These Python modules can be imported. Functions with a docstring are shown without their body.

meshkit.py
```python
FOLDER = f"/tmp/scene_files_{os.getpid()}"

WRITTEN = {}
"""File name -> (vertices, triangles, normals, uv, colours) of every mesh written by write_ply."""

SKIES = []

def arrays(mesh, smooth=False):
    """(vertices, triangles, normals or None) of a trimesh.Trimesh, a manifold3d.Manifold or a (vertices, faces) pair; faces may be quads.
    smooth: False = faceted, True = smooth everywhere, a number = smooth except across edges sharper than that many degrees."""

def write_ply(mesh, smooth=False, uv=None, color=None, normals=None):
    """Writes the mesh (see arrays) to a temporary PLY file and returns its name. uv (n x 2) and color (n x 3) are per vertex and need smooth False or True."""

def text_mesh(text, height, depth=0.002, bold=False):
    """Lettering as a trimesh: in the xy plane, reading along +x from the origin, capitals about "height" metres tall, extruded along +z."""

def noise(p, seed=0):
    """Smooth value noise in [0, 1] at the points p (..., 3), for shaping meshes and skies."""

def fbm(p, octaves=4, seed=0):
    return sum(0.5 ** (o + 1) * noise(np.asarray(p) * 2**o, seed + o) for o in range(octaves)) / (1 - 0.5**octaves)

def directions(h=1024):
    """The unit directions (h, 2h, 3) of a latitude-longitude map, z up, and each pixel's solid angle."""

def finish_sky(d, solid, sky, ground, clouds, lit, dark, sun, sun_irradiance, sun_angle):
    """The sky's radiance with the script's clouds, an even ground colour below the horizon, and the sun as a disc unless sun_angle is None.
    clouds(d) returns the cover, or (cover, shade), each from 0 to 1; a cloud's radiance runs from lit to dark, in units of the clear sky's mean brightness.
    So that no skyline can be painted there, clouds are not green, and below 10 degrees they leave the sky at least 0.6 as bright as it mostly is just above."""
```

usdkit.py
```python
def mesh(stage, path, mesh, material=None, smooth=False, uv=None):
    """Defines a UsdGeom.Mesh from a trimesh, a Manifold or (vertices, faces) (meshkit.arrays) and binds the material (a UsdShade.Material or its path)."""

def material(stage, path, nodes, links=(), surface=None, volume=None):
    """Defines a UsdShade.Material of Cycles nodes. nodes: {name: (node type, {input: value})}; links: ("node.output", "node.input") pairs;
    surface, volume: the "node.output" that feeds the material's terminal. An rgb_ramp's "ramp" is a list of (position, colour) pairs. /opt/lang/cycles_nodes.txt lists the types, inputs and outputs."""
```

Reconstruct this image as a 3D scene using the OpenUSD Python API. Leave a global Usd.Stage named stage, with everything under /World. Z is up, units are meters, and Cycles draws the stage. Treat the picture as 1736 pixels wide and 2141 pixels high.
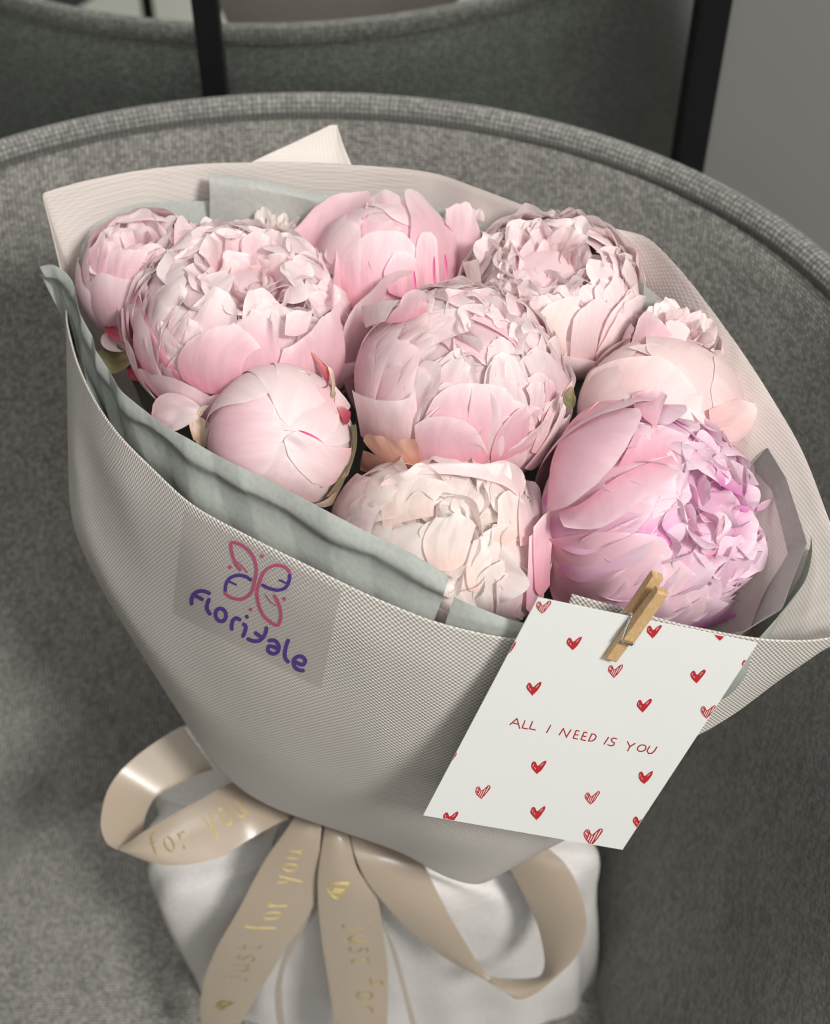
import math, numpy as np, trimesh, usdkit, meshkit, shapely
from shapely.geometry import Polygon, LineString, Point
from shapely import affinity
from scipy.interpolate import Akima1DInterpolator, LinearNDInterpolator
from pxr import Usd, UsdGeom, UsdLux, UsdShade, Sdf, Gf

stage = Usd.Stage.CreateInMemory()
UsdGeom.SetStageUpAxis(stage, 'Z')
world = UsdGeom.Xform.Define(stage, '/World')
stage.SetDefaultPrim(world.GetPrim())
PI = math.pi

# ------------------------------------------------------------------ camera
CAM = np.array([0, 0, 1.45])
PITCH = math.radians(46)
FOC, CX, CY = 2900.0, 868.0, 1070.5           # picture measures 1736 x 2141 units
FW = np.array([0, math.cos(PITCH), -math.sin(PITCH)])
UP = np.array([0, math.sin(PITCH), math.cos(PITCH)])
RT = np.array([1.0, 0, 0])
cam = UsdGeom.Camera.Define(stage, '/World/camera')
cam.AddTranslateOp().Set(Gf.Vec3d(*map(float, CAM)))
cam.AddRotateXOp().Set(90 - math.degrees(PITCH))
cam.CreateHorizontalApertureAttr(36.0)
cam.CreateVerticalApertureAttr(36.0 * 1024 / 830)
cam.CreateFocalLengthAttr(36.0 * FOC / 1736)
cam.CreateClippingRangeAttr(Gf.Vec2f(0.02, 100))
cam.CreateFStopAttr(9.0)
cam.CreateFocusDistanceAttr(0.70)
cam.CreateExposureAttr(0.06)

# ------------------------------------------------------------------ lamps (ceiling downlight and soft ceiling panels of the room)
def lamp(kind, name, pos, target, intensity, color, **kw):
    l = getattr(UsdLux, kind).Define(stage, '/World/' + name)
    z = np.array(pos, float) - np.array(target, float); z /= np.linalg.norm(z)
    x = np.cross([0, 1, 0.01], z); x /= np.linalg.norm(x); y = np.cross(z, x)
    m = Gf.Matrix4d(*[float(a) for r in (np.r_[x, 0], np.r_[y, 0], np.r_[z, 0], np.r_[pos, 1]) for a in r])
    l.AddTransformOp().Set(m)
    l.CreateIntensityAttr(intensity); l.CreateColorAttr(Gf.Vec3f(*color))
    for k, v in kw.items():
        getattr(l, f'Create{k}Attr')(v)
    return l
lamp('DiskLight', 'ceiling_lamp', (1.25, -1.10, 2.95), (0.0, 0.5, 0.9), 100.0, (1.0, 0.975, 0.93), Radius=0.28)
lamp('RectLight', 'ceiling_panel', (0.40, -1.35, 2.75), (0, 0.5, 0.9), 1.75, (1.0, 0.985, 0.965), Width=2.8, Height=2.8)
lamp('RectLight', 'ceiling_panel_001', (-0.5, 0.72, 3.2), (-0.1, 0.8, 0.9), 11.0, (1.0, 0.98, 0.95), Width=0.6, Height=0.6)

# ------------------------------------------------------------------ helpers
def P(px, py, t):
    return CAM + t * (FW + (px - CX) / FOC * RT - (py - CY) / FOC * UP)

used = {}
def numbered(parent, name):
    k = (parent, name); n = used.get(k, 0); used[k] = n + 1
    return name if n == 0 else f'{name}_{n:03d}'

def tag(o, label=None, cat=None, group=None, kind=None):
    for k, v in (('label', label), ('category', cat), ('group', group), ('kind', kind)):
        if v: o.SetCustomDataByKey(k, v)
    return o

def obj(name, mesh, mat, parent=None, uv=None, smooth=True, label=None):
    base = str(parent.GetPath()) if parent else '/World'
    p = usdkit.mesh(stage, base + '/' + numbered(base, name), mesh, mat, smooth=smooth, uv=uv).GetPrim()
    if label: p.SetCustomDataByKey('label', label)
    return p

def thing(name, label, cat, loc=(0, 0, 0), group=None):
    x = UsdGeom.Xform.Define(stage, '/World/' + numbered('/World', name))
    tag(x.GetPrim(), label, cat, group)
    return x.GetPrim()

def grid_faces(nv, nu, close=False):
    i, j = np.meshgrid(np.arange(nv - 1), np.arange(nu if close else nu - 1), indexing='ij')
    a = i * nu + j; b = i * nu + (j + 1) % nu
    q = np.stack([a, b, b + nu, a + nu], -1).reshape(-1, 4)
    return np.vstack([q[:, [0, 1, 2]], q[:, [0, 2, 3]]])

def grid_normals(G):
    du = np.gradient(G, axis=1); dv = np.gradient(G, axis=0)
    n = np.cross(du, dv)
    return n / np.maximum(np.linalg.norm(n, axis=-1, keepdims=True), 1e-12)

def metric_uv(G):
    du = np.linalg.norm(np.diff(G, axis=1), axis=-1); dv = np.linalg.norm(np.diff(G, axis=0), axis=-1)
    u = np.zeros(G.shape[:2]); v = np.zeros(G.shape[:2])
    u[:, 1:] = np.cumsum(du, 1); v[1:] = np.cumsum(dv, 0)
    u -= u[:, [u.shape[1] // 2]]
    return np.stack([u, v], -1)

def sheet(G, thick=0.0):
    """A grid of points as a mesh (with thickness if asked) and its uv in metres."""
    nv, nu = G.shape[:2]; uv = metric_uv(G).reshape(-1, 2); f = grid_faces(nv, nu)
    if not thick:
        return (G.reshape(-1, 3), f), uv
    B = G - grid_normals(G) * thick
    v = np.vstack([G.reshape(-1, 3), B.reshape(-1, 3)]); n = nv * nu
    idx = np.arange(n).reshape(nv, nu)
    loop = np.r_[idx[0], idx[1:, -1], idx[-1, -2::-1], idx[-2:0:-1, 0]]
    a, b = loop, np.roll(loop, -1)
    side = np.vstack([np.c_[a, a + n, b + n], np.c_[a, b + n, b]])
    return (v, np.vstack([f, f[:, ::-1] + n, side])), np.vstack([uv, uv])

def curve3(p, n):
    p = np.asarray(p, float)
    d = np.r_[0, np.cumsum(np.linalg.norm(np.diff(p, axis=0), axis=1) + 1e-9)]
    if len(p) == 2: return p[0] + (p[1] - p[0]) * np.linspace(0, 1, n)[:, None]
    return Akima1DInterpolator(d / d[-1], p, method='makima')(np.linspace(0, 1, n))

def PC(pts): return [P(*q) for q in pts]

def loft(rows, n, m):
    R = np.array([curve3(PC(r), n) for r in rows])
    d = np.r_[0, np.cumsum(np.linalg.norm(np.diff(R, axis=0), axis=-1).mean(1))]; d /= d[-1]
    if len(R) == 2: return R[0] + (R[1] - R[0]) * np.linspace(0, 1, m)[:, None, None]
    return Akima1DInterpolator(d, R, method='makima')(np.linspace(0, 1, m))

def nz(*c, seed=0):
    p = np.stack(np.broadcast_arrays(*c), -1).astype(float)
    if p.shape[-1] == 2: p = np.concatenate([p, np.full(p.shape[:-1] + (1,), 0.37)], -1)
    return meshkit.noise(p + 50.0, seed)

def tube_mesh(points, rad, sides=10, caps=True):
    p = np.asarray(points, float); t = np.gradient(p, axis=0); t /= np.linalg.norm(t, axis=1, keepdims=True)
    a = np.cross(t[0], [0.3, 0.2, 0.93]); a /= np.linalg.norm(a); A = []
    for k in range(len(p)):
        a = a - t[k] * (a @ t[k]); a /= np.linalg.norm(a); A.append(a)
    A = np.array(A); B = np.cross(t, A); ang = np.arange(sides) * 2 * PI / sides
    rad = np.broadcast_to(rad, (len(p),))[:, None, None]
    v = p[:, None] + rad * (np.cos(ang)[None, :, None] * A[:, None] + np.sin(ang)[None, :, None] * B[:, None])
    f = grid_faces(len(p), sides, True); v = v.reshape(-1, 3); n = len(v)
    if caps:
        v = np.vstack([v, p[0], p[-1]]); k = np.arange(sides); e = n - sides
        f = np.vstack([f, np.c_[np.full(sides, n), (k + 1) % sides, k], np.c_[np.full(sides, n + 1), e + k, e + (k + 1) % sides]])
    return v, f

def box_between(x0, x1, y0, y1, z0, z1, r=0.0):
    b = trimesh.creation.box([x1 - x0, y1 - y0, z1 - z0]); b.apply_translation([(x0 + x1) / 2, (y0 + y1) / 2, (z0 + z1) / 2]); return b

# ------------------------------------------------------------------ materials
def mat(name, nodes, links, surface, volume=None):
    return usdkit.material(stage, '/World/Looks/' + name, nodes, links, surface=surface)

def plain(name, color, rough=0.6, **kw):
    return mat(name, {'p': ('principled_bsdf', {'base_color': color, 'roughness': rough, **kw})}, [], 'p.BSDF')

def petal_material(name, base, mid, edge, trans=0.28, streak=0.10, rough=0.5):
    return mat(name, {
        'tc': ('texture_coordinate', {}), 'sx': ('separate_xyz', {}),
        'sc': ('vector_math', {'math_type': 'multiply', 'vector2': (6.0, 1.6, 1.0)}),
        'n': ('noise_texture', {'scale': 1.8, 'detail': 5.0, 'roughness': 0.62}),
        'n2': ('noise_texture', {'scale': 90.0, 'detail': 3.0}),
        'tn': ('math', {'math_type': 'multiply_add', 'value2': 0.22, 'value3': -0.11}),
        'add': ('math', {'math_type': 'add'}),
        'r': ('rgb_ramp', {'ramp': [(0.0, base), (0.42, mid), (0.78, [0.7 * a + 0.3 * b for a, b in zip(mid, edge)]), (1.0, edge)]}),
        'st': ('map_range', {'from_min': 0.35, 'from_max': 0.7, 'to_min': 1.0 - streak * 0.5, 'to_max': 1.0 + streak * 0.12}),
        'oi': ('object_info', {}),
        'ov': ('map_range', {'from_min': 0.0, 'from_max': 1.0, 'to_min': 0.9, 'to_max': 1.05}),
        'vv': ('math', {'math_type': 'multiply'}),
        'hs': ('hsv', {'hue': 0.5, 'saturation': 1.0}),
        'nb': ('math', {'math_type': 'multiply_add', 'value2': 0.35}),
        'b': ('bump', {'strength': 0.3, 'distance': 0.0008}),
        'p': ('principled_bsdf', {'roughness': rough, 'specular_ior_level': 0.25, 'sheen_weight': 0.15, 'sheen_roughness': 0.4}),
        'tr': ('translucent_bsdf', {}), 'mx': ('mix_closure', {'fac': trans}),
    }, [('tc.UV', 'sc.vector1'), ('sc.vector', 'n.vector'), ('tc.object', 'n2.vector'), ('tc.UV', 'sx.vector'), ('n.fac', 'tn.value1'),
        ('sx.y', 'add.value1'), ('tn.value', 'add.value2'), ('add.value', 'r.fac'), ('n.fac', 'st.value'), ('oi.random', 'ov.value'),
        ('st.result', 'vv.value1'), ('ov.result', 'vv.value2'), ('vv.value', 'hs.value'), ('r.color', 'hs.color'), ('hs.color', 'p.base_color'), ('hs.color', 'tr.color'),
        ('n2.fac', 'nb.value1'), ('n.fac', 'nb.value3'), ('nb.value', 'b.height'), ('b.normal', 'p.normal'),
        ('p.BSDF', 'mx.closure1'), ('tr.BSDF', 'mx.closure2')], 'mx.closure')

M = {}
M['pink'] = petal_material('petal_pink', (0.83, 0.37, 0.45), (0.885, 0.55, 0.62), (0.94, 0.775, 0.80), trans=0.36)
M['pink_inner'] = petal_material('petal_pink_inner', (0.90, 0.48, 0.55), (0.94, 0.73, 0.76), (0.965, 0.89, 0.885), trans=0.48)
M['blush'] = petal_material('petal_blush', (0.88, 0.58, 0.60), (0.92, 0.73, 0.745), (0.955, 0.85, 0.85), trans=0.4)
M['cream'] = petal_material('petal_cream', (0.93, 0.72, 0.66), (0.955, 0.84, 0.80), (0.97, 0.92, 0.895), trans=0.48)
M['magenta'] = petal_material('petal_magenta', (0.80, 0.27, 0.60), (0.90, 0.57, 0.755), (0.955, 0.81, 0.875), trans=0.45)
M['rose'] = petal_material('petal_rose', (0.82, 0.40, 0.49), (0.86, 0.55, 0.64), (0.92, 0.72, 0.77), trans=0.34)
M['peach'] = petal_material('petal_peach', (0.86, 0.53, 0.53), (0.90, 0.65, 0.65), (0.93, 0.77, 0.76), trans=0.34)
M['streak'] = petal_material('petal_streak', (0.70, 0.10, 0.28), (0.74, 0.16, 0.34), (0.84, 0.40, 0.52))
M['red'] = petal_material('petal_red', (0.34, 0.02, 0.04), (0.50, 0.08, 0.12), (0.70, 0.36, 0.34))
M['wilt'] = petal_material('petal_wilted', (0.70, 0.30, 0.22), (0.76, 0.40, 0.30), (0.74, 0.48, 0.38))
M['sepal'] = petal_material('sepal_green', (0.11, 0.11, 0.045), (0.17, 0.15, 0.07), (0.36, 0.22, 0.15), trans=0.1)
M['dry'] = petal_material('sepal_dry', (0.40, 0.26, 0.16), (0.62, 0.46, 0.36), (0.75, 0.60, 0.50), trans=0.15)
M['stem'] = plain('stem_green', (0.06, 0.08, 0.03), 0.6)

def weave_material(name, light, dark, pitch, rough=0.75, bump=0.8, dist=0.0006):
    return mat(name, {
        'tc': ('texture_coordinate', {}), 'sx': ('separate_xyz', {}),
        'ma': ('math', {'math_type': 'multiply', 'value2': PI / pitch}), 'mb': ('math', {'math_type': 'multiply', 'value2': PI / pitch}),
        'sa': ('math', {'math_type': 'sine'}), 'sb': ('math', {'math_type': 'sine'}), 'pr': ('math', {'math_type': 'multiply'}),
        'h': ('math', {'math_type': 'multiply_add', 'value2': 0.5, 'value3': 0.5}),
        'n': ('noise_texture', {'scale': 900.0, 'detail': 2.0}), 'hn': ('math', {'math_type': 'multiply_add', 'value2': 0.2}),
        'r': ('rgb_ramp', {'ramp': [(0.42, dark), (0.62, [0.45 * a + 0.55 * b for a, b in zip(dark, light)]), (1.0, light)]}),
        'b': ('bump', {'strength': bump, 'distance': dist}),
        'p': ('principled_bsdf', {'roughness': rough, 'specular_ior_level': 0.3}),
    }, [('tc.UV', 'sx.vector'), ('sx.x', 'ma.value1'), ('sx.y', 'mb.value1'), ('ma.value', 'sa.value1'), ('mb.value', 'sb.value1'),
        ('sa.value', 'pr.value1'), ('sb.value', 'pr.value2'), ('pr.value', 'h.value1'), ('tc.UV', 'n.vector'), ('n.fac', 'hn.value1'), ('h.value', 'hn.value3'),
        ('hn.value', 'r.fac'), ('hn.value', 'b.height'), ('r.color', 'p.base_color'), ('b.normal', 'p.normal')], 'p.BSDF')
M['weave'] = weave_material('woven_paper', (0.69, 0.655, 0.61), (0.385, 0.36, 0.33), 0.00148, bump=0.6, dist=0.0007)
M['weave_in'] = weave_material('woven_paper_inside', (0.64, 0.585, 0.55), (0.60, 0.545, 0.51), 0.0016, bump=0.4, dist=0.0003)

def tissue_material(name, color, trans):
    return mat(name, {
        'tc': ('texture_coordinate', {}), 'n': ('noise_texture', {'scale': 320.0, 'detail': 3.0}),
        'v': ('noise_texture', {'scale': 30.0, 'detail': 4.0, 'roughness': 0.6}), 'nb': ('math', {'math_type': 'multiply_add', 'value2': 0.12}),
        'r': ('rgb_ramp', {'ramp': [(0.25, [c * 0.86 for c in color]), (0.75, [c * 1.06 for c in color])]}),
        'b': ('bump', {'strength': 0.35, 'distance': 0.002}),
        'p': ('principled_bsdf', {'roughness': 0.55, 'specular_ior_level': 0.3}), 'tr': ('translucent_bsdf', {'color': color}), 'mx': ('mix_closure', {'fac': trans}),
    }, [('tc.UV', 'n.vector'), ('tc.UV', 'v.vector'), ('n.fac', 'nb.value1'), ('v.fac', 'nb.value3'), ('nb.value', 'b.height'), ('n.fac', 'r.fac'), ('r.color', 'p.base_color'),
        ('b.normal', 'p.normal'), ('p.BSDF', 'mx.closure1'), ('tr.BSDF', 'mx.closure2')], 'mx.closure')
M['tissue'] = tissue_material('tissue_sage', (0.47, 0.50, 0.465), 0.32)
M['tissue_pale'] = tissue_material('tissue_pale', (0.62, 0.63, 0.60), 0.4)

def tweed(name, ramp, cell, stretch=(1.0, 1.0, 1.0), bump=0.9):
    return mat(name, {
        'tc': ('texture_coordinate', {}), 'mp': ('vector_math', {'math_type': 'multiply', 'vector2': stretch}),
        'v': ('voronoi_texture', {'scale': 1.0 / cell, 'randomness': 0.2, 'dimensions': '2D'}),
        'sv': ('separate_color', {}), 'n': ('noise_texture', {'scale': 1200.0, 'detail': 2.0}), 'n2': ('noise_texture', {'scale': 22.0, 'detail': 3.0}),
        'k': ('math', {'math_type': 'multiply_add', 'value2': 0.45}), 'k2': ('math', {'math_type': 'multiply_add', 'value2': 0.3, 'value3': 0.02}),
        'cr': ('rgb_ramp', {'ramp': ramp}),
        'g': ('rgb_ramp', {'ramp': [(0.22, (1, 1, 1)), (0.56, (0.14, 0.14, 0.14))]}),
        'mu': ('mix_color', {'blend_type': 'multiply', 'fac': 0.8}),
        'iv': ('math', {'math_type': 'multiply', 'value2': -1.0}),
        'b': ('bump', {'strength': bump, 'distance': 0.001}),
        'p': ('principled_bsdf', {'roughness': 0.95, 'specular_ior_level': 0.1, 'sheen_weight': 0.2}),
    }, [('tc.UV', 'mp.vector1'), ('mp.vector', 'v.vector'), ('v.color', 'sv.color'), ('tc.UV', 'n.vector'), ('tc.UV', 'n2.vector'),
        ('sv.r', 'k.value1'), ('n2.fac', 'k2.value1'), ('k2.value', 'k.value3'), ('k.value', 'cr.fac'),
        ('v.distance', 'g.fac'), ('cr.color', 'mu.a'), ('g.color', 'mu.b'), ('mu.result', 'p.base_color'), ('v.distance', 'iv.value1'), ('iv.value', 'b.height'), ('b.normal', 'p.normal')], 'p.BSDF')
M['tweed'] = tweed('tweed', [(0.0, (0.135, 0.131, 0.120)), (0.3, (0.262, 0.254, 0.233)), (0.6, (0.385, 0.374, 0.343)), (1.0, (0.61, 0.59, 0.545))], 0.0033, (1.0, 1.35, 1.0))
M['tweed_back'] = tweed('tweed_outside', [(0.0, (0.17, 0.175, 0.16)), (0.5, (0.28, 0.285, 0.265)), (1.0, (0.44, 0.445, 0.415))], 0.0034)
M['knit'] = tweed('knit_piping', [(0.0, (0.165, 0.162, 0.152)), (0.5, (0.29, 0.283, 0.264)), (1.0, (0.49, 0.475, 0.44))], 0.0038, (1.0, 0.8, 1.0))
M['satin'] = mat('satin_ribbon', {
    'tc': ('texture_coordinate', {}), 'sc': ('vector_math', {'math_type': 'multiply', 'vector2': (1600.0, 60.0, 1.0)}), 'n': ('noise_texture', {'scale': 1.0, 'detail': 2.0}),
    'b': ('bump', {'strength': 0.15, 'distance': 0.0004}),
    'p': ('principled_bsdf', {'base_color': (0.36, 0.293, 0.225), 'roughness': 0.28, 'specular_ior_level': 0.55, 'anisotropic': 0.6, 'sheen_weight': 0.2})},
    [('tc.UV', 'sc.vector1'), ('sc.vector', 'n.vector'), ('n.fac', 'b.height'), ('b.normal', 'p.normal')], 'p.BSDF')
M['gold'] = plain('gold_foil', (0.55, 0.43, 0.16), 0.6, metallic=0.3)
M['gold_dull'] = plain('gold_foil_dull', (0.27, 0.22, 0.08), 0.4, metallic=0.3)
M['white_paper'] = tissue_material('white_wrap', (0.80, 0.775, 0.75), 0.15)
M['card'] = plain('card_white', (0.665, 0.672, 0.655), 0.45)
M['ink_red'] = plain('ink_red', (0.42, 0.012, 0.020), 0.5)
M['ink_text'] = plain('ink_text', (0.36, 0.030, 0.035), 0.5)
M['ink_pink'] = plain('ink_pink', (0.45, 0.08, 0.17), 0.5)
M['ink_purple'] = plain('ink_purple', (0.085, 0.035, 0.23), 0.5)
M['wood'] = mat('peg_wood', {
    'tc': ('texture_coordinate', {}), 'sc': ('vector_math', {'math_type': 'multiply', 'vector2': (900.0, 60.0, 900.0)}), 'n': ('noise_texture', {'scale': 1.0, 'detail': 4.0}),
    'r': ('rgb_ramp', {'ramp': [(0.3, (0.43, 0.27, 0.125)), (0.7, (0.56, 0.375, 0.19))]}),
    'b': ('bump', {'strength': 0.3, 'distance': 0.0003}), 'p': ('principled_bsdf', {'roughness': 0.6})},
    [('tc.object', 'sc.vector1'), ('sc.vector', 'n.vector'), ('n.fac', 'r.fac'), ('n.fac', 'b.height'), ('r.color', 'p.base_color'), ('b.normal', 'p.normal')], 'p.BSDF')
M['steel'] = plain('spring_steel', (0.62, 0.62, 0.62), 0.22, metallic=1.0)
M['sticker'] = mat('clear_sticker', {'t': ('transparent_bsdf', {'color': (0.97, 0.955, 0.95)}), 'p': ('principled_bsdf', {'base_color': (0.56, 0.53, 0.51), 'roughness': 0.25}), 'm': ('mix_closure', {'fac': 0.36})},
    [('t.BSDF', 'm.closure1'), ('p.BSDF', 'm.closure2')], 'm.closure')
M['black'] = plain('black_metal', (0.007, 0.007, 0.008), 0.5, specular_ior_level=0.15)
M['mirror'] = mat('mirror_glass', {'g': ('glossy_bsdf', {'color': (0.80, 0.825, 0.805), 'roughness': 0.0})}, [], 'g.BSDF')
M['wall'] = mat('wall_paint', {'tc': ('texture_coordinate', {}), 'n': ('noise_texture', {'scale': 60.0, 'detail': 3.0}), 'b': ('bump', {'strength': 0.1, 'distance': 0.001}), 'p': ('principled_bsdf', {'base_color': (0.165, 0.163, 0.152), 'roughness': 0.8})},
    [('tc.object', 'n.vector'), ('n.fac', 'b.height'), ('b.normal', 'p.normal')], 'p.BSDF')
M['floor'] = plain('pale_floor', (0.42, 0.42, 0.37), 0.5)
M['rug'] = plain('dark_rug', (0.018, 0.024, 0.026), 0.9)

# ------------------------------------------------------------------ setting: floor, rug, wall, mirror
MS = 0.06                                                       # the wall stands askew to the armchair
MP = np.array([-0.155, 1.018, 0.0]); MT = np.array([1, MS, 0]) / math.hypot(1, MS); MN = np.array([MS, -1, 0]) / math.hypot(1, MS)
def on_wall(px, py):
    d = P(px, py, 1.0) - CAM
    return ((CAM + d * (((MP - CAM) @ MN) / (d @ MN)) - MP) @ MT)
def mirrored_floor(px, py):
    d = P(px, py, 1.0) - CAM; q = CAM + d * (-CAM[2] / d[2])
    return (q - 2 * ((q - MP) @ MN) * MN)[:2]
def wall_box(x0, x1, n0, n1, z0, z1):
    b = box_between(x0, x1, n0, n1, z0, z1); v = np.array(b.vertices)
    b.vertices = MP + v[:, [0]] * MT + v[:, [1]] * MN + v[:, [2]] * [0, 0, 1.0]; b.fix_normals(); return b
tag(obj('floor', sheet(np.array([[[x, y, 0.0] for x in np.linspace(-4, 3, 8)] for y in np.linspace(-3.5, 1.6, 6)]))[0], M['floor'], smooth=False), kind='structure')
fa, fb = mirrored_floor(30, 100), mirrored_floor(195, -4)
dr = (fb - fa) / np.linalg.norm(fb - fa); no = np.array([dr[1], -dr[0]])
if no @ (mirrored_floor(20, 10) - fa) < 0: no = -no
rugp = [fa - dr * .4, fb + dr * .6, fb + dr * .6 + no * 1.2, fa - dr * .4 + no * 1.2]
tag(obj('rug', trimesh.creation.extrude_polygon(Polygon([tuple(p) for p in rugp]), 0.008, engine='earcut'), M['rug'], smooth=False), 'dark flat rug on the pale floor, seen in the mirror', 'rug')
st = thing('floor_stand', 'slim black metal stand on the pale floor, seen in the mirror beside the dark rug', 'stand')
fp = mirrored_floor(322, 108)
obj('pole', tube_mesh([[fp[0], fp[1], .01], [fp[0], fp[1], 1.2]], 0.013, 12), M['black'], st)
obj('base_plate', trimesh.creation.cylinder(radius=.12, height=.01, sections=40, transform=trimesh.transformations.translation_matrix([fp[0], fp[1], .006])), M['black'], st)
tag(obj('wall', wall_box(-3, 2.5, -0.14, -0.04, 0, 2.6), M['wall'], smooth=False), kind='structure')
mir = thing('wall_mirror', 'tall mirror in a slim black metal frame on the wall behind the armchair', 'mirror')
xl, xr = on_wall(440, 95), on_wall(1462, 200)
obj('mirror_glass', wall_box(-1.4, xr - .008, -.006, 0, 0.05, 2.2), M['mirror'], mir, smooth=False)
obj('frame_bar', wall_box(xr - .0125, xr + .0105, -.039, .014, 0.03, 2.2), M['black'], mir, smooth=False)
obj('frame_bar', wall_box(xl - .0098, xl + .0098, .0005, .012, 0.05, 2.2), M['black'], mir, smooth=False)

# ------------------------------------------------------------------ armchair
CCX, CCY = -0.078, 0.62
SEAT_Z = CAM[2] - 1.10
RIM_Z = CAM[2] - 0.55
def chair_path(rx, ry, cy, front, n=120, rr=None):
    """U-shaped line: half an ellipse at the back, arms to the front; from the left arm's front round to the right arm's."""
    rr = rx if rr is None else rr
    a = np.linspace(PI, 0, n)
    w = (1 + np.cos(a)) / 2
    arc = np.c_[CCX + (rx * (1 - w) + rr * w) * np.cos(a), cy + ry * np.sin(a)]
    k = 30
    L = np.c_[np.full(k, CCX - rx), np.linspace(front, cy, k, endpoint=False)]
    yr = np.linspace(cy, front, k + 1)[1:]
    return np.vstack([L, arc, np.c_[np.full(k, CCX + rr), yr]])
def chair_shell(profile, front=0.12):
    rows = []
    for rx, ry, cy, z, *o in profile:
        p = chair_path(rx, ry, cy, front, rr=o[0] if o else None)
        slope = np.clip((0.66 - p[:, 1]) / 0.5, 0, 1) ** 1.3 * 0.24 * np.clip((z - SEAT_Z) / (RIM_Z - SEAT_Z), 0, 1)
        rows.append(np.c_[p, z - slope])
    G = np.array(rows)
    d = np.r_[0, np.cumsum(np.linalg.norm(np.diff(G, axis=0), axis=-1).mean(1))]; d /= d[-1]
    return Akima1DInterpolator(d, G, method='makima')(np.linspace(0, 1, 60))
chair = thing('armchair', 'grey tweed tub armchair with rounded back and knitted piping along its rim', 'armchair')
H = RIM_Z - SEAT_Z
inner = chair_shell([(0.3725, 0.3395, 0.62, RIM_Z - 0.004), (0.3665, 0.3335, 0.62, RIM_Z - 0.011), (0.3625, 0.328, 0.62, RIM_Z - 0.022), (0.345, 0.29, 0.62, RIM_Z - 0.14, 0.335), (0.325, 0.228, 0.61, RIM_Z - 0.30, 0.292), (0.290, 0.150, 0.60, SEAT_Z + 0.03, 0.232), (0.286, 0.135, 0.60, SEAT_Z - 0.03, 0.225)])
m_, uv_ = sheet(inner); obj('backrest', m_, M['tweed'], chair, uv=uv_)
outer = chair_shell([(0.384, 0.351, 0.62, RIM_Z - 0.004), (0.391, 0.358, 0.62, RIM_Z - 0.03, 0.405), (0.388, 0.355, 0.62, RIM_Z - 0.2, 0.44), (0.37, 0.335, 0.62, RIM_Z - 0.45, 0.42), (0.32, 0.31, 0.62, 0.06)])
m_, uv_ = sheet(outer[:, ::-1]); obj('shell', m_, M['tweed_back'], chair, uv=uv_)
rim = chair_shell([(0.378, 0.345, 0.62, RIM_Z), (0.378, 0.345, 0.62, RIM_Z - 1e-6)])[0]
v_, f_ = tube_mesh(rim, 0.0102, 14)
L_ = np.r_[0, np.cumsum(np.linalg.norm(np.diff(rim, axis=0), axis=1))]
uv_ = np.c_[np.repeat(L_, 14), np.tile(np.arange(14) / 14 * 0.078, len(rim))]; uv_ = np.vstack([uv_, [0, 0], [0, 0]])
obj('piping', (v_, f_), M['knit'], chair, uv=uv_)
sp = chair_path(0.292, 0.15, 0.60, 0.10, rr=.236)
c_ = np.array([CCX, 0.35])
rows = [np.c_[c_ + (sp - c_) * k, np.full(len(sp), SEAT_Z + 0.012 * (1 - k ** 4))] for k in np.linspace(0.02, 1.0, 24)]
m_, uv_ = sheet(np.array(rows)); v_ = m_[0]
obj('seat', m_, M['tweed'], chair, uv=v_[:, :2])
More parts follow.
